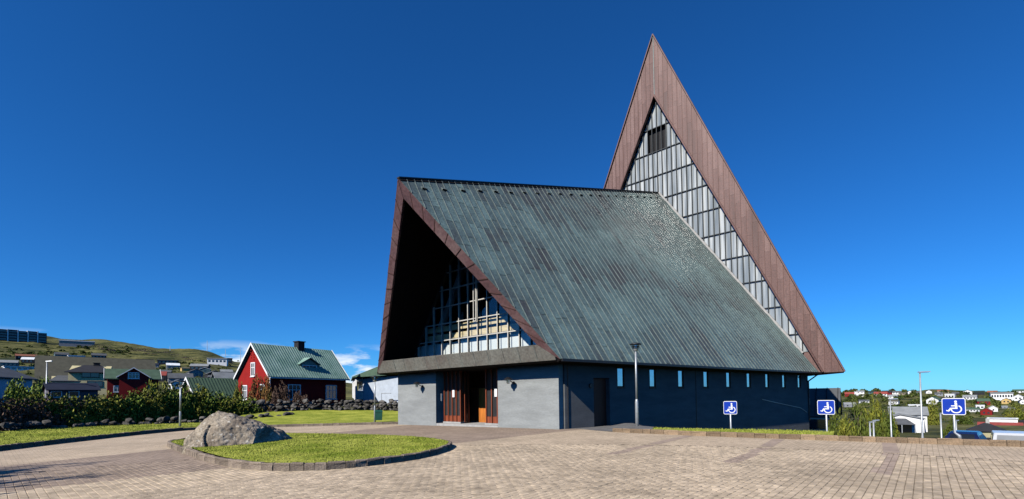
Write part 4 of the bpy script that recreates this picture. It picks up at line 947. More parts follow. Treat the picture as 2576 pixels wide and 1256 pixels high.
# ------------------------------------------------------------------ houses up the left hillside
WINM = {'p': 'house_glass'}
def far_house(px, pyb, wpx, hpx, wall, roof, kind, name, group, label, cat='house', rpx=None, yaw=None, wn=2, rmin=45):
    p = hit(px, pyb, rmin)
    if p is None: p = at(px, pyb, 1000)
    d = p.y; sc_ = d / 1171.5; ca = p.y / math.hypot(p.x, p.y); ww, hh = wpx * sc_ * ca, hpx * sc_; az = -math.atan2(p.x, p.y); rh = (rpx if rpx is not None else hpx * .55) * sc_
    Lm = ww if kind != 'g' else ww * 1.25
    yw = rad(yaw if yaw is not None else R.uniform(-14, 14))
    if kind == 'g':   # gable towards the camera
        root = house(name, label, cat, group, p, az + yw + math.pi / 2, Lm, ww, hh, hh + rh, wall, roof, oh=ww * .05, base=-hh, th=.12 * max(1, d / 300))
        for k in range(wn):
            u = (k - (wn - 1) / 2) * ww / (wn + .6)
            MB().box(-Lm / 2 - .06, -Lm / 2 + .02, u - ww * .09, u + ww * .09, hh * .35, hh * .8).build('window', 'house_glass', root)
    elif kind == 'flat':
        root = empty(name, p, az + yw, label, cat, group); MB().box(-ww / 2, ww / 2, -ww * .3, ww * .3, -hh, hh).build('wall', wall, root); MB().box(-ww * .53, ww * .53, -ww * .33, ww * .33, hh + .01, hh + rh * .5).build('roof', roof, root)
        for k in range(wn):
            u = (k - (wn - 1) / 2) * ww / (wn + .2); MB().box(u - ww / wn * .3, u + ww / wn * .3, -ww * .3 - .06, -ww * .3 + .02, hh * .3, hh * .75).build('window', 'house_glass', root)
    else:
        dp = min(Lm * .75, max(rh * 2.2, 5)); root = house(name, label, cat, group, p, az + yw, Lm, dp, hh, hh + rh, wall, roof, oh=Lm * .03, base=-hh, th=.12 * max(1, d / 300))
        for k in range(wn):
            u = (k - (wn - 1) / 2) * Lm / (wn + .3); MB().box(u - Lm * .05 - .1, u + Lm * .05 + .1, -dp / 2 - .06, -dp / 2 + .02, hh * .35, hh * .78).build('window', 'house_glass', root)
    return root
def z1(X, Y): return X * .2875, 788 + Y * .2875
def z2(X, Y): return 394 + X * .33987, 788 + Y * .33987
LH = []
for (x0, x1, y0, y1, wall, roof, kind, wn) in [(135, 320, 362, 405, 'black', 'rust', 's', 4), (190, 305, 392, 445, 'black', 'white', 's', 3), (0, 160, 412, 470, 'teal', 'grey', 's', 4), (30, 290, 474, 505, 'white', 'white', 'flat', 5), (475, 600, 348, 400, 'teal', 'slate', 's', 4), (595, 740, 378, 412, 'white', 'white', 'flat', 4),
        (800, 930, 355, 400, 'navy', 'slate', 's', 4), (870, 1015, 400, 445, 'black', 'slate', 's', 5), (910, 1000, 450, 500, 'blueshade', 'grey', 's', 3), (1190, 1335, 408, 468, 'white', 'navy', 'flat', 4), (1250, 1390, 440, 480, 'grey', 'navy', 's', 4), (1380, 1555, 414, 448, 'navy', 'slate', 'flat', 5), (1455, 1570, 440, 492, 'grey', 'white', 's', 3), (1030, 1110, 483, 500, 'white', 'white', 'flat', 2), (1160, 1260, 470, 505, 'tan', 'grey', 's', 2), (1380, 1460, 515, 600, 'black', 'red', 's', 2)]:
    (a, b), (c, d) = z1(x0, y0), z1(x1, y1); LH.append(((a + c) / 2, d, c - a, d - b, wall, roof, kind, wn))
for (x0, x1, y0, y1, wall, roof, kind, wn) in [(255, 390, 378, 425, 'black', 'grey', 's', 4), (230, 335, 420, 475, 'grey', 'slate', 'g', 2), (320, 400, 405, 440, 'teal', 'white', 'g', 1), (365, 480, 430, 490, 'black', 'slate', 'g', 2), (85, 265, 450, 545, 'grey', 'slate', 's', 2), (388, 560, 462, 500, 'black', 'slate', 's', 3), (0, 110, 425, 470, 'black', 'slate', 's', 3), (180, 260, 405, 430, 'yellow', 'brown', 's', 2), (470, 560, 420, 465, 'navy', 'grey', 's', 3), (100, 215, 495, 560, 'white', 'slate', 'g', 2), (380, 525, 338, 378, 'white', 'grey', 'flat', 5), (515, 560, 345, 375, 'black', 'black', 'flat', 1)]:
    (a, b), (c, d) = z2(x0, y0), z2(x1, y1); LH.append(((a + c) / 2, d, c - a, d - b, wall, roof, kind, wn))
LH.sort(key=lambda t: t[0])
CN = dict(black='black', white='white', teal='dark teal', navy='navy', blueshade='pale blue', grey='grey', tan='tan', yellow='yellow', red='red', brown='brown', cream='cream', darkred='dark red', purple='purple grey', orange='orange')
for i, (px, pyb, wpx, hpx, wall, roof, kind, wn) in enumerate(LH):
    far_house(px, pyb, wpx, hpx * (.62 if kind != 'flat' else .85), 'wall_' + wall, 'roof_' + roof, kind, 'hillside_house', 'houses on the left hillside', f"{CN[wall]} house with {roof} roof on the left hillside, {ORD[i]} from the left", rpx=hpx * .38, wn=wn)
# apartment block and long low building high on the slope
p = hit(56, 862, 300); sc_ = p.y / 1171.5; rz = -math.atan2(p.x, p.y) + .12
AB = empty('apartment_block', p, rz, 'dark four storey apartment block with white dividers high on the left hill', 'building'); Wd, Hh = 118 * sc_ * .74, 28 * sc_
for i in range(5):
    x0, x1 = -Wd / 2 + i * Wd / 5, -Wd / 2 + (i + 1) * Wd / 5; hq = Hh * (1, 1.02, .96, 1.0, .92)[i]
    bo = MB().box(x0 + .6, x1 - .6, -6, 8, -4, hq).build('block_section', 'wall_navy' if i % 2 else 'wall_black', AB)
    for k in range(4):
        z = Hh * (.1 + .235 * k); MB().box(x0 + 1.5, x1 - 1.5, -6.12, -5.99, z, z + Hh * .11).build('window_band', 'house_glass', bo); MB().box(x0 + .9, x1 - .9, -6.3, -6.0, z - Hh * .05, z - Hh * .015).build('balcony_rail', 'wall_teal', bo)
    if i: MB().box(x0 - .75, x0 + .75, -6.6, 8, -4, Hh * 1.03).build('divider', 'wall_white', AB)
p = hit(194, 872, 300); sc_ = p.y / 1171.5; rz = -math.atan2(p.x, p.y)
LB = empty('long_building', p, rz - .05, 'long low white building across the upper left hillside', 'building'); Wd, Hh = 84 * sc_ * .78, 10 * sc_
MB().box(-Wd / 2, Wd / 2, -4, 6, -5, Hh).build('wall', 'wall_grey', LB); MB().box(-Wd / 2 - .5, Wd / 2 + .5, -4.6, 6.5, Hh + .01, Hh + 1.2).build('roof', 'wall_white', LB)
for k in range(9): x = -Wd / 2 + (k + .5) * Wd / 9; MB().box(x - Wd / 22, x + Wd / 22, -4.15, -3.99, Hh * .45, Hh * .8).build('window', 'house_glass', LB)
for i, (px, pt, pb, lab) in enumerate([(605, 873, 912, 'tall thin radio mast on the skyline beside the red house'), (567, 880, 905, 'thin radio mast above the white framed building'), (521, 858, 885, 'short radio mast on the hilltop'), (428, 872, 882, 'small dark cairn mast on the ridge')]):
    p = hit(px, pb, 300) or at(px, pb, 900); h = (pb - pt) * p.y / 1171.5; o = MB().tube([(0, 0, -2), (0, 0, h)], [.55, .3], 5).build('radio_mast', 'galv'); o.location = p; tag(o, lab, 'mast')

# ------------------------------------------------------------------ right hand side: town beyond the parking
def z6(X, Y): return 1969.9 + X * .2614, 886.5 + Y * .2614
RHs = []
for (X, Y, W_, H_, wall, roof, kind, wn) in [(640, 428, 90, 38, 'red', 'red', 's', 3), (745, 402, 75, 28, 'white', 'grey', 's', 2), (695, 418, 50, 34, 'white', 'white', 'g', 1), (940, 428, 125, 42, 'white', 'red', 's', 4), (1000, 408, 95, 36, 'red', 'black', 's', 3), (1095, 408, 90, 28, 'white', 'slate', 's', 3), (1060, 446, 88, 34, 'white', 'grey', 's', 2), (1068, 500, 92, 44, 'white', 'brown', 's', 3), (775, 442, 42, 22, 'cream', 'white', 'g', 1), (780, 492, 100, 30, 'white', 'slate', 's', 3), (640, 528, 115, 42, 'grey', 'grey', 's', 2),
        (1215, 396, 34, 22, 'white', 'slate', 'g', 1), (1305, 404, 44, 22, 'white', 'slate', 's', 1), (1400, 398, 56, 30, 'white', 'black', 'g', 1), (1540, 392, 110, 20, 'tan', 'rust', 's', 3), (1455, 500, 120, 66, 'white', 'green', 'g', 2), (1610, 445, 95, 36, 'white', 'white', 'flat', 3), (1775, 400, 85, 36, 'white', 'darkgreen', 'g', 2), (1800, 458, 135, 42, 'white', 'grey', 's', 4), (1888, 416, 105, 38, 'black', 'darkgreen', 's', 2), (2015, 402, 95, 30, 'darkred', 'rust', 's', 2), (2075, 412, 100, 26, 'navy', 'black', 's', 3), (2100, 458, 215, 56, 'white', 'grey', 'flat', 8), (2265, 398, 112, 32, 'white', 'green', 's', 3), (2265, 462, 95, 52, 'white', 'white', 'g', 2),
        (1925, 508, 125, 58, 'red', 'green', 's', 3), (2150, 500, 92, 48, 'yellow', 'brown', 'g', 2), (1895, 545, 85, 34, 'white', 'white', 'flat', 2), (1830, 578, 125, 40, 'white', 'green', 's', 4), (1962, 602, 112, 58, 'red', 'red', 'g', 2), (2022, 572, 84, 52, 'white', 'white', 'g', 1), (2130, 542, 60, 22, 'grey', 'grey', 's', 1), (1130, 602, 95, 46, 'white', 'white', 's', 3), (1270, 535, 130, 30, 'white', 'white', 'flat', 3), (1500, 420, 80, 26, 'grey', 'slate', 's', 2), (1660, 415, 70, 24, 'black', 'slate', 's', 2), (1150, 420, 70, 22, 'tan', 'brown', 's', 2), (860, 400, 80, 24, 'teal', 'darkgreen', 's', 2), (1700, 480, 60, 30, 'grey', 'slate', 's', 1), (2200, 560, 70, 26, 'tan', 'slate', 's', 2), (1560, 470, 70, 28, 'navy', 'black', 's', 2), (2300, 500, 60, 44, 'white', 'black', 'g', 1)]:
    px, py = z6(X, Y); RHs.append((px, py, W_ * .2614, H_ * .2614, wall, roof, kind, wn))
RHs.sort(key=lambda t: t[0])
for i, (px, pyb, wpx, hpx, wall, roof, kind, wn) in enumerate(RHs):
    far_house(px, pyb, wpx, hpx * (.6 if kind != 'flat' else .9), 'wall_' + wall, 'roof_' + roof, kind, 'town_house', 'houses in the town on the right', f"{CN[wall]} house with {roof} roof in the far right town, {ORD[i]} from left", rpx=hpx * .42, wn=wn)
# far trees and bushes that read as one mass
def bushes(name, label, spots, mat, seed):
    rng = np.random.default_rng(seed); Vs = []
    for (p, w_, h_) in spots:
        n = 70; v = rng.normal(0, 1, (n, 3)); v /= np.linalg.norm(v, axis=1)[:, None]; v *= rng.uniform(.6, 1, (n, 1)); v[:, 2] = np.abs(v[:, 2]); P = v * np.array([w_ / 2, w_ / 2, h_]) + np.array([p.x, p.y, p.z - h_ * .1])
        a = rng.normal(0, 1, (n, 3)); a /= np.linalg.norm(a, axis=1)[:, None]; b = np.cross(a, rng.normal(0, 1, (n, 3))); b /= np.linalg.norm(b, axis=1)[:, None]; s = rng.uniform(.12, .26, (n, 1)) * min(w_, h_ * 1.5)
        Vs.append(np.stack([P - a * s, P + b * s * .7, P + a * s, P - b * s * .7], 1).reshape(-1, 3))
    V = np.concatenate(Vs); o = link(name, npmesh(name, V, np.arange(len(V)).reshape(-1, 4), mat)); tag(o, label, None, None, 'stuff')
sp = []; rb = random.Random(5)
for _ in range(430):
    px = rb.uniform(2095, 2640); py = 986 + 80 * rb.random() ** 1.25; p = hit(px, py, 60)
    if p is None: continue
    d = p.y; ww = rb.uniform(5, 20) * d / 1171 * (1 if d > 300 else .7); sp.append((p, ww, ww * rb.uniform(.35, .6)))
bushes('far_woodland', 'dark bushes and trees between the far town houses', sp, 'leaf_far', 8)
sp = []
for _ in range(420):
    px = rb.uniform(-30, 640); py = rb.choice([rb.uniform(905, 990), rb.uniform(872, 900) if px < 330 else rb.uniform(915, 970)]); p = hit(px, py, 55)
    if p is None: continue
    d = p.y; ww = rb.uniform(4, 16) * d / 1171; sp.append((p, ww, ww * rb.uniform(.3, .55)))
bushes('hillside_bushes', 'dark bushes among the houses on the left hillside', sp, 'leaf_far', 9)
sp = []
for _ in range(60):     # rock outcrops near the crest
    px = rb.uniform(200, 560); py = lerp_t([(200, 862), (380, 880), (560, 905)], px) + rb.uniform(0, 14); p = hit(px, py, 300)
    if p: sp.append((p, rb.uniform(8, 26), rb.uniform(.8, 2.6)))
bushes('rock_outcrops', 'brown rocky outcrops along the crest of the left hill', sp, 'bark', 10)

# near buildings on the right
p = at(2076, 1045, 44); CP = CA
(xy) = (p.x, p.y); z0 = gz(p.x, p.y)
e1 = zat(1044, 2060, 44); r1 = zat(981, 2075, 47)
HB = house('dark_hall', 'dark hall with steep ribbed grey metal roof behind the church corner', 'building', None, (p.x - 2.3, p.y + 2.2, z0), -math.atan2(p.x, p.y) - .05, 8.4, 6.0, e1 - z0, r1 - z0, 'wall_white', 'roof_slate', oh=.2, base=-3)
q = MB()
for i in range(11): q.bar((-4.2 + i * .84, -.05, r1 - z0 + .16), (-4.2 + i * .84, -3.2, e1 - z0 - .1), .05, .12)
q.build('roof_seams', 'roof_black', HB)
MB().box(-4.3, 4.3, -3.22, -3.0, e1 - z0 - 1.15, e1 - z0 - .3).build('window_band', 'house_glass', HB)
MB().box(1.6, 2.1, -2.2, -2.0, (e1 + r1) / 2 - z0 - .2, (e1 + r1) / 2 - z0 + .4).build('roof_window', 'galv', HB)
tr = [(2118, 1026, 38, 75, 'green'), (2150, 1019, 40, 80, 'green'), (2185, 1017, 42, 80, 'olive'), (2215, 1024, 41, 65, 'green'), (2238, 1036, 43, 45, 'olive'), (2095, 1040, 36, 50, 'green'), (2180, 1050, 36, 70, 'green'), (2130, 1056, 34, 60, 'olive'), (2385, 1056, 50, 40, 'green'), (2345, 1012, 110, 40, 'olive'), (2560, 1022, 130, 60, 'olive'), (2420, 1034, 110, 50, 'green')]
tr.sort()
for i, (px, py, d, wpx, kind) in enumerate(tr):
    p = at(px, py, d); g0 = gz(p.x, p.y); shrub('leafy_tree', f"{dict(olive='olive green', green='deep green')[kind]} leafy tree right of the church, {ORD[i]} from the left", 'tree', 'trees right of the church', (p.x, p.y, g0 - .1), wpx * d / 1171 / 2 * 1.2 * p.y / math.hypot(p.x, p.y), max(1, (p.z - g0) * 1.08), 'deep' if kind == 'green' else 'olive', 90 + i)
# white house with grey roof and porch
p = at(2309, 1060, 78); z0 = gz(p.x, p.y); rz = -math.atan2(p.x, p.y); er = lambda py, d=78: at(2309, py, d).z - z0
WH = house('white_house', 'white house with weathered grey roof, side wing and dark porch beyond the kerb', 'house', None, (p.x, p.y + 2, z0), rz + .06, 4.7, 4.4, er(1043), er(1026), 'wall_white', 'roof_grey', oh=.25, base=-4)
mb = MB(); x0, x1 = -3.6, 1.7; yf = -6; mb.hexa([(x0, yf, -4), (x1, yf, -4), (x1, yf, er(1057, 73)), (-1.2, yf, er(1046, 73)), (x0, yf, er(1060, 73))], [(x0, -2.2, -4), (x1, -2.2, -4), (x1, -2.2, er(1057, 73)), (-1.2, -2.2, er(1046, 73)), (x0, -2.2, er(1060, 73))]); wg = mb.build('side_wing', 'wall_white', WH)
for sg, xx, zz in ((-1, x0 - .2, er(1060, 73)), (1, x1 + .25, er(1057, 73))): MB().slab([(-1.2, yf - .2, er(1045.6, 73) + .02), (-1.2, -2.1, er(1045.6, 73) + .02), (xx, -2.1, zz), (xx, yf - .2, zz)], (0, 0, .12)).build('wing_roof', 'roof_grey', wg)
mb = MB(); mb.add([(-3.7, yf - 2, er(1073, 70)), (.6, yf - 2, er(1073, 70)), (.6, yf - .1, er(1073, 70)), (-3.7, yf - .1, er(1073, 70)), (-2.6, yf - .1, er(1058, 70)), (-.5, yf - .1, er(1058, 70))], [(0, 1, 5, 4), (1, 2, 5), (0, 4, 3), (3, 4, 5, 2), (0, 3, 2, 1)]); mb.build('porch_roof', 'roof_slate', wg)
MB().box(-3.3, .2, yf - .08, yf - .02, -4, er(1074, 70)).build('porch_glass', 'house_glass', wg)
for x in (-3.6, -2.4, -1.1, .5): MB().box(x - .05, x + .05, yf - 1.95, yf - 1.85, -4, er(1073, 70)).build('porch_post', 'galv', wg)
for y in (-5.2, -3.6): MB().box(1.69, 1.72, y - .4, y + .4, -.3, 2.2).build('window', 'house_glass', wg)
# black pyramid roof and red roofed buildings
p = at(2481, 1085, 72); z0 = gz(p.x, p.y); rz = -math.atan2(p.x, p.y); f_ = lambda py: at(2481, py, 72).z - z0
HBk = empty('black_roof_house', (p.x, p.y, z0), rz, 'house with low black pyramid roof and chimney behind the parked cars', 'house'); MB().box(-1.9, 1.9, 0, 4.5, -3, f_(1085)).build('wall', 'wall_cream', HBk)
MB().add([(-2.3, -.3, f_(1086)), (2.3, -.3, f_(1086)), (2.3, 4.8, f_(1086)), (-2.3, 4.8, f_(1086)), (0, 1.4, f_(1063))], [(0, 1, 4), (1, 2, 4), (2, 3, 4), (3, 0, 4), (3, 2, 1, 0)]).build('roof', 'roof_black', HBk)
MB().box(-.02, .4, 1.2, 1.6, f_(1072), f_(1054)).build('chimney', 'concrete', HBk)
p = at(2520, 1070, 100); z0 = gz(p.x, p.y); g_ = lambda py: at(2520, py, 100).z - z0
house('red_roof_house', 'house with bright red roof behind the black pyramid roof', 'house', None, (p.x - .4, p.y, z0), -math.atan2(p.x, p.y), 6.2, 5.5, g_(1078), g_(1064), 'wall_red', 'roof_red', base=-3)
p = at(2522, 1064, 112); z0 = gz(p.x, p.y); g_ = lambda py: at(2522, py, 112).z - z0
WBx = empty('white_flat_house', (p.x, p.y, z0), -math.atan2(p.x, p.y), 'white flat roofed house with two end posts above the red roof', 'house'); MB().box(-2.5, 2.5, 0, 5, -4, g_(1054)).build('wall', 'wall_white', WBx); MB().box(-2.65, 2.65, -.2, 5.2, g_(1054) + .01, g_(1053)).build('roof', 'roof_white', WBx)
for x in (-2.5, 2.2): MB().box(x, x + .3, .1, .4, g_(1053), g_(1051)).build('end_post', 'wall_white', WBx)
MB().box(2.7, 5.0, .5, 4.5, -4, g_(1058)).build('side_block', 'wall_black', WBx)

# ------------------------------------------------------------------ lamps, signs, bins, vehicles
def park_lamp(px, py_top, py_base, depth, label, z0=None):
    b = at(px, py_base, depth); t = at(px, py_top, depth); h = t.z - (b.z if z0 is None else z0); root = empty('park_lamp', (b.x, b.y, b.z if z0 is None else z0), 0, label, 'lamp', 'park lamps round the church')
    MB().tube([(0, 0, -.3), (0, 0, h * .30), (0, 0, h * .325), (0, 0, h * .34)], [.085 * min(1, h / 3.8), .078 * min(1, h / 3.8), .065 * min(1, h / 3.8), .05], 14).build('base_sleeve', 'galv', root, True)
    MB().tube([(0, 0, h * .34), (0, 0, h - .38)], [.052, .042], 12).build('pole', 'galv', root, True)
    hd_ = MB().tube([(0, 0, h - .42), (0, 0, h - .38), (0, 0, h - .30), (0, 0, h - .29)], [.06, .11, .12, .13], 16).build('lamp_body', 'galv', root, True)
    for k in range(3): MB().tube([(0, 0, h - .285 + k * .05), (0, 0, h - .265 + k * .05)], [.15 + .02 * k, .16 + .02 * k], 18).build('louvre_ring', 'mullion', hd_)
    MB().tube([(0, 0, h - .30), (0, 0, h - .1)], [.075, .075], 12).build('lamp_glass', 'side_glass', hd_)
    MB().tube([(0, 0, h - .11), (0, 0, h - .09), (0, 0, h - .03), (0, 0, h)], [.27, .29, .2, .03], 20).build('lamp_hood', 'mullion', root, True)
    return root
park_lamp(1603, 862, 1078, 22.2, 'grey park lamp with flat round hood in front of the dark church wall')
park_lamp(943, 945, 1060, 31.8, 'park lamp with green waste bin on the lawn left of the church')
park_lamp(453, 957, 1076, 28.6, 'park lamp on the verge before the hedge, left of the boulder')
p = at(949, 1046, 31.6); o = MB(); o.add([(-.22, -.14, -.30), (.22, -.14, -.30), (.22, .14, -.30), (-.22, .14, -.30), (-.24, -.16, .26), (.24, -.16, .26), (.24, .16, .26), (-.24, .16, .26)], [(0, 3, 2, 1), (4, 5, 6, 7), (0, 1, 5, 4), (1, 2, 6, 5), (2, 3, 7, 6), (3, 0, 4, 7)])
bn = empty('waste_bin', (p.x + .1, p.y, p.z), .2, 'dark green waste bin hung on the lamp post by the lawn', 'bin'); o.build('bin_body', 'bin_green', bn); MB().add([(-.26, -.18, .265), (.26, -.18, .265), (.26, .18, .265), (-.26, .18, .265), (-.2, -.02, .38), (.2, -.02, .38), (.2, .18, .38), (-.2, .18, .38)], [(4, 5, 6, 7), (0, 1, 5, 4), (1, 2, 6, 5), (2, 3, 7, 6), (3, 0, 4, 7)]).build('bin_lid', 'bin_green', bn)
def street_lamp(px, py_top, depth, label, arm=(1, 0), z0=None, group='street lamps on the lower road'):
    t = at(px, py_top, depth); g0 = gz(t.x, t.y) if z0 is None else z0; h = t.z - g0; root = empty('street_lamp', (t.x, t.y, g0), 0, label, 'lamp', group)
    MB().tube([(0, 0, -.3), (0, 0, h * .28), (0, 0, h * .3), (0, 0, h - .06)], [.10, .09, .065, .05], 10).build('pole', 'galv', root, True)
    q = min(1, h / 6); lo = MB().hexa([(-.1 * q, -.1 * q, h - .05), (.7 * q, -.11 * q, h - .01), (.7 * q, .11 * q, h - .01), (-.1 * q, .1 * q, h - .05)], [(-.1 * q, -.06 * q, h + .03), (.7 * q, -.08 * q, h + .06), (.7 * q, .08 * q, h + .06), (-.1 * q, .06 * q, h + .03)]).build('lamp_head', 'galv', root); MB().box(.1 * q, .6 * q, -.07 * q, .07 * q, h - .06, h - .035).build('lamp_glass', 'side_glass', lo)
    return root
street_lamp(2314, 936, 34, 'tall street lamp with white flat head on the right against the sky')
street_lamp(2239, 1004, 40, 'street lamp in front of the trees right of the church')
street_lamp(2366, 1040, 36, 'short weathered lamp post beside the white house')
street_lamp(2197, 1058, 33, 'low twin post lamp before the trees, right one')
street_lamp(2188, 1062, 33.5, 'low twin post lamp before the trees, left one')
street_lamp(2405, 1058, 44, 'distant lamp post left of the rightmost parking sign')
street_lamp(118, 909, 58, 'street lamp with white head above the navy house')
# parking signs
def wheel_sign(px, py_c, wpx, hpx, py_base, depth, label, z0):
    c = at(px, py_c, depth); k = depth / 1171.5; w_, h_ = wpx * k * c.y / math.hypot(c.x, c.y), hpx * k; yaw = -math.atan2(c.x, c.y)
    root = empty('parking_sign', (c.x, c.y, z0), yaw, label, 'sign', 'wheelchair parking signs along the kerb'); zc = c.z - z0
    MB().tube([(.12, .02, -.1), (.10, .02, .03), (0, .03, .12), (0, .03, zc + h_ * .4)], [.05, .05, .035, .032], 10).build('post', 'galv', root, True)
    def rr_(w2, h2, r, y0, y1, name, mat, par):
        pts = []
        for cx2, cz2, a0 in ((w2 - r, h2 - r, 0), (-w2 + r, h2 - r, 90), (-w2 + r, -h2 + r, 180), (w2 - r, -h2 + r, 270)):
            for j in range(5): a = rad(a0 + j * 22.5); pts.append((cx2 + r * math.cos(a), cz2 + r * math.sin(a)))
        return MB().hexa([(x, y0, zc + z) for x, z in pts], [(x, y1, zc + z) for x, z in pts]).build(name, mat, par)
    pl = rr_(w_ / 2, h_ / 2, h_ * .1, -.012, .0, 'plate', 'white_paint', root); rr_(w_ / 2 * .94, h_ / 2 * .915, h_ * .07, -.0155, -.0125, 'blue_field', 'sign_blue', pl)
    u = h_ / 2
    mb = MB()
    def X(pts, wd, y=-.019):
        for a, b in zip(pts, pts[1:]):
            a, b = Vector((a[0] * u, y, zc + a[1] * u)), Vector((b[0] * u, y, zc + b[1] * u)); mb.bar(a, b, .003, wd * u, Vector((0, 0, 1)).cross(b - a).cross(b - a) if False else (0, 0, 1)) if abs((b - a).normalized().z) < .9 else mb.box(min(a.x, b.x) - wd * u / 2, max(a.x, b.x) + wd * u / 2, y - .0015, y + .0015, min(a.z, b.z), max(a.z, b.z))
    # head, trunk, arm, seat, leg, wheel
    n_ = 14; hc = (.18, .60); hp_ = [(hc[0] + .12 * math.cos(6.283 * j / n_), hc[1] + .12 * math.sin(6.283 * j / n_)) for j in range(n_)]
    def poly(pts, y0=-.0205, y1=-.0165): mb.hexa([(x * u, y0, zc + z * u) for x, z in pts], [(x * u, y1, zc + z * u) for x, z in pts])
    poly(hp_); poly([(.08, .46), (.30, .46), (.33, -.12), (.12, -.12)]); poly([(-.22, .14), (.1, .14), (.1, .02), (-.22, .02)]); poly([(-.28, -.14), (.33, -.14), (.33, -.28), (-.20, -.28)]); poly([(-.30, -.14), (-.14, -.20), (-.40, -.56), (-.54, -.50)]); poly([(-.66, -.42), (-.42, -.48), (-.40, -.62), (-.66, -.54)])
    cw, ro, ri = (.22, -.30), .50, .38
    a0, a1, m_ = -200, 62, 22
    for j in range(m_):
        q0, q1 = rad(a0 + (a1 - a0) * j / m_), rad(a0 + (a1 - a0) * (j + 1) / m_)
        poly([(cw[0] + ro * math.cos(q0), cw[1] + ro * math.sin(q0)), (cw[0] + ro * math.cos(q1), cw[1] + ro * math.sin(q1)), (cw[0] + ri * math.cos(q1), cw[1] + ri * math.sin(q1)), (cw[0] + ri * math.cos(q0), cw[1] + ri * math.sin(q0))], -.0195, -.0162)
    mb.build('wheelchair_symbol', 'white_paint', pl)
def gb(px, d): p = at(px, 1090, d); return rlz(p.x, p.y)
wheel_sign(1837, 1026, 34, 33, 1078, 20.6, 'blue wheelchair parking sign in front of the dark church wall', gb(1837, 20.6))
wheel_sign(2078, 1025, 44, 36, 1085, 18.6, 'blue wheelchair parking sign before the dark hall and trees', gb(2078, 18.6) - .1)
wheel_sign(2399, 1023, 60, 42, 1096, 14.9, 'largest blue wheelchair parking sign near the parked cars on the right', .17)
# white litter bin and scrub mound
p = at(2196, 1092, 40); z0 = gz(p.x, p.y); h_ = at(2196, 1084, 40).z - z0; o = empty('litter_bin', (p.x, p.y, z0), 0, 'white rounded litter bin beyond the kerb', 'bin')
MB().tube([(0, 0, -.1), (0, 0, h_ - .2), (0, 0, h_ - .06), (0, 0, h_)], [.17, .19, .17, .08], 14).build('bin_body', 'white_paint', o, True); MB().box(-.11, .11, -.2, -.17, h_ - .28, h_ - .17).build('bin_opening', 'dark_frame', o)
rng = np.random.default_rng(4); n = 1600; c = at(2125, 1088, 20.5); P = rng.normal(0, 1, (n, 3)) * np.array([.55, .6, .0]); P[:, 2] = .42 * np.exp(-(P[:, 0] ** 2 + P[:, 1] ** 2) / .5) * rng.uniform(.3, 1.05, n); P += np.array([c.x, c.y, gz(c.x, c.y) + .08]); a = rng.normal(0, .11, (n, 3)); V = np.stack([P - a, P + rng.normal(0, .012, (n, 3)), P + a], 1).reshape(-1, 3)
o = link('scrub_mound', npmesh('scrub_mound', V, np.arange(3 * n).reshape(-1, 3), 'scrub')); tag(o, 'heap of dry brown twigs behind the kerb', None, None, 'stuff')
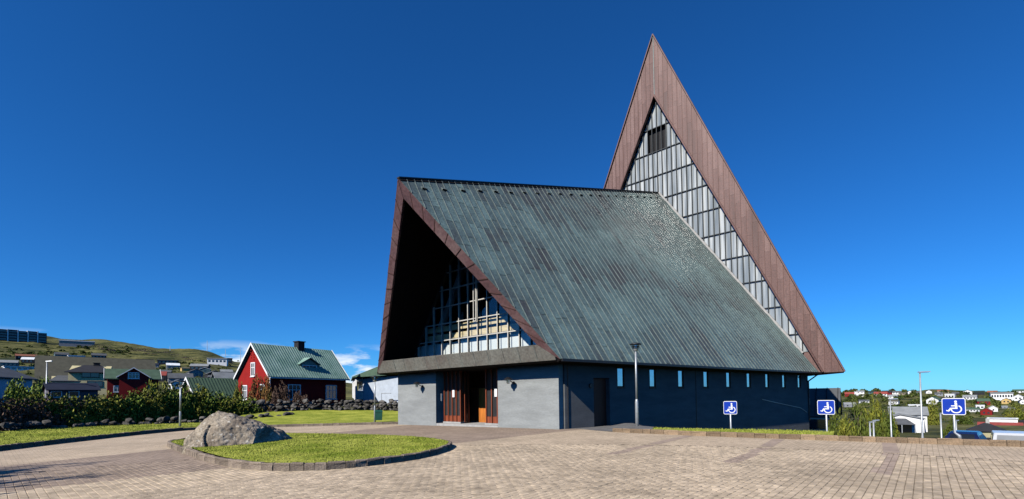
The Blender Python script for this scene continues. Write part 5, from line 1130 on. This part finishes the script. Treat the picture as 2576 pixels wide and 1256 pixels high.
def vehicle(name, label, cat, px, py_top, depth, yaw, w_, h_, l_, mat, van):
    t = at(px, py_top, depth); z0 = t.z - h_; root = empty(name, (t.x, t.y, z0), -math.atan2(t.x, t.y) + yaw, label, cat)
    # profile along y (length), rear towards the camera (-y)
    if van: prof = [(-l_ / 2, .35), (-l_ / 2 - .02, .9), (-l_ / 2 + .10, 1.0), (-l_ / 2 + .22, h_ - .12), (-l_ / 2 + .4, h_), (l_ / 2 - 1.6, h_), (l_ / 2 - .75, 1.05), (l_ / 2 - .05, .85), (l_ / 2, .35)]
    else: prof = [(-l_ / 2, .35), (-l_ / 2, .8), (-l_ / 2 + .25, .95), (-l_ / 2 + .75, h_ - .1), (-l_ / 2 + 1.2, h_), (.3, h_), (.6, h_ - .06), (l_ / 2 - 1.05, .98), (l_ / 2 - .1, .78), (l_ / 2, .35)]
    mb = MB(); n = len(prof)
    def half(z): return w_ / 2 * (1 - .30 * max(0, (z - .95)) / max(.3, h_ - .95) * (.5 if van else 1))
    rows = []
    for sx, ins in ((-1, 0), (-1, .06), (1, .06), (1, 0)): rows.append([(sx * (half(z) - ins), y, (z if not ins else z + .025)) for y, z in prof])
    V = [v for r in rows for v in r]; F = [(k * n + i, (k + 1) * n + i, (k + 1) * n + (i + 1) % n, k * n + (i + 1) % n) for k in range(3) for i in range(n)] + [tuple(range(n)), tuple(range(3 * n, 4 * n))[::-1]]
    body = mb.add(V, F).build('body', mat, root)
    zb = 1.02; zt = h_ - .1
    a, b = (prof[2], prof[3])
    def yl(z): return a[0] + (b[0] - a[0]) * (z - a[1]) / (b[1] - a[1]) - .03
    hw2 = half(1.2) - .16; MB().slab([(-hw2, yl(zb + .05), zb + .05), (hw2, yl(zb + .05), zb + .05), (hw2 * .9, yl(zt), zt), (-hw2 * .9, yl(zt), zt)], (0, .02, 0)).build('rear_window', 'car_glass' if not van else 'wall_grey', body)
    for sg in (-1, 1):
        MB().slab([(sg * (half(1.05) + .006), -l_ / 2 + .9, 1.05), (sg * (half(1.05) + .006), l_ / 2 - 1.5, 1.05), (sg * (half(zt) + .006), l_ / 2 - 2.0, zt), (sg * (half(zt) + .006), -l_ / 2 + 1.2, zt)], (-sg * .02, 0, 0)).build('side_window', 'car_glass', body)
        MB().box(*sorted((sg * (w_ / 2 + .02), sg * (w_ / 2 + .2))), l_ / 2 - 1.75, l_ / 2 - 1.6, .95, 1.1).build('mirror', 'black_metal', body)
        MB().box(*sorted((sg * (w_ / 2 - .28), sg * (w_ / 2 - .06))), -l_ / 2 - .03, -l_ / 2 + .03, .7, .88).build('tail_light', 'roof_red', body)
        for yy in (-l_ / 2 + .8, l_ / 2 - .85):
            wo = MB().tube([(sg * (w_ / 2 - .2), yy, .32), (sg * (w_ / 2 + .01), yy, .32)], .32, 18).build('wheel', 'tyre', root); MB().tube([(sg * (w_ / 2), yy, .32), (sg * (w_ / 2 + .02), yy, .32)], .2, 14).build('rim', 'galv', wo)
    MB().box(-.26, .26, -l_ / 2 - .035, -l_ / 2 - .01, .62, .74).build('number_plate', 'white_paint', body)
vehicle('parked_car', 'dark blue hatchback parked on the lower road below the sign', 'car', 2430, 1085, 30, -.12, 1.75, 1.48, 4.2, 'car_blue', False)
vehicle('parked_van', 'white van parked on the lower road at the right edge', 'van', 2538, 1086.5, 30, .05, 1.75, 1.8, 4.5, 'car_white', True)
a = at(2460, 1090, 36); b = at(2512, 1090, 36); o = MB().bar((a.x, a.y, a.z - .9), (b.x, b.y, b.z - .9), .2, 1.8).build('garden_wall', 'wall_cream'); tag(o, 'low cream wall between the blue car and the white van', 'wall')

# trees left of the camera, seen only by the shadow they throw on the paving
for i, (x, y, h, r) in enumerate([(-16.4, 5.2, 7.2, 2.4), (-14.9, 2.3, 7.2, 2.3)]):
    shrub('shade_tree', ('tree beside the left kerb, farther one of two throwing shadow on the paving', 'tree beside the left kerb, nearer one of two throwing shadow on the paving')[i], 'tree', 'trees beside the left kerb', (x, y, gz(x, y) - .1), r, h, 'green', 130 + i)
# dark parking strips beyond the single blocks
for s_ in STR:
    mb = MB(); P = dens(s_, .4, False)
    for a, b in zip(P, P[1:]):
        if math.hypot(*a) < FARP + .05: continue
        d = Vector((b[0] - a[0], b[1] - a[1], 0)).normalized(); n_ = Vector((-d.y, d.x, 0)) * .17; za, zb = gz(*a) + .0615, gz(*b) + .0615
        mb.add([Vector((a[0], a[1], za)) - n_, Vector((b[0], b[1], zb)) - n_, Vector((b[0], b[1], zb)) + n_, Vector((a[0], a[1], za)) + n_], [(0, 1, 2, 3)])
    if mb.f: mb.build('parking_strip', 'strip', pave)
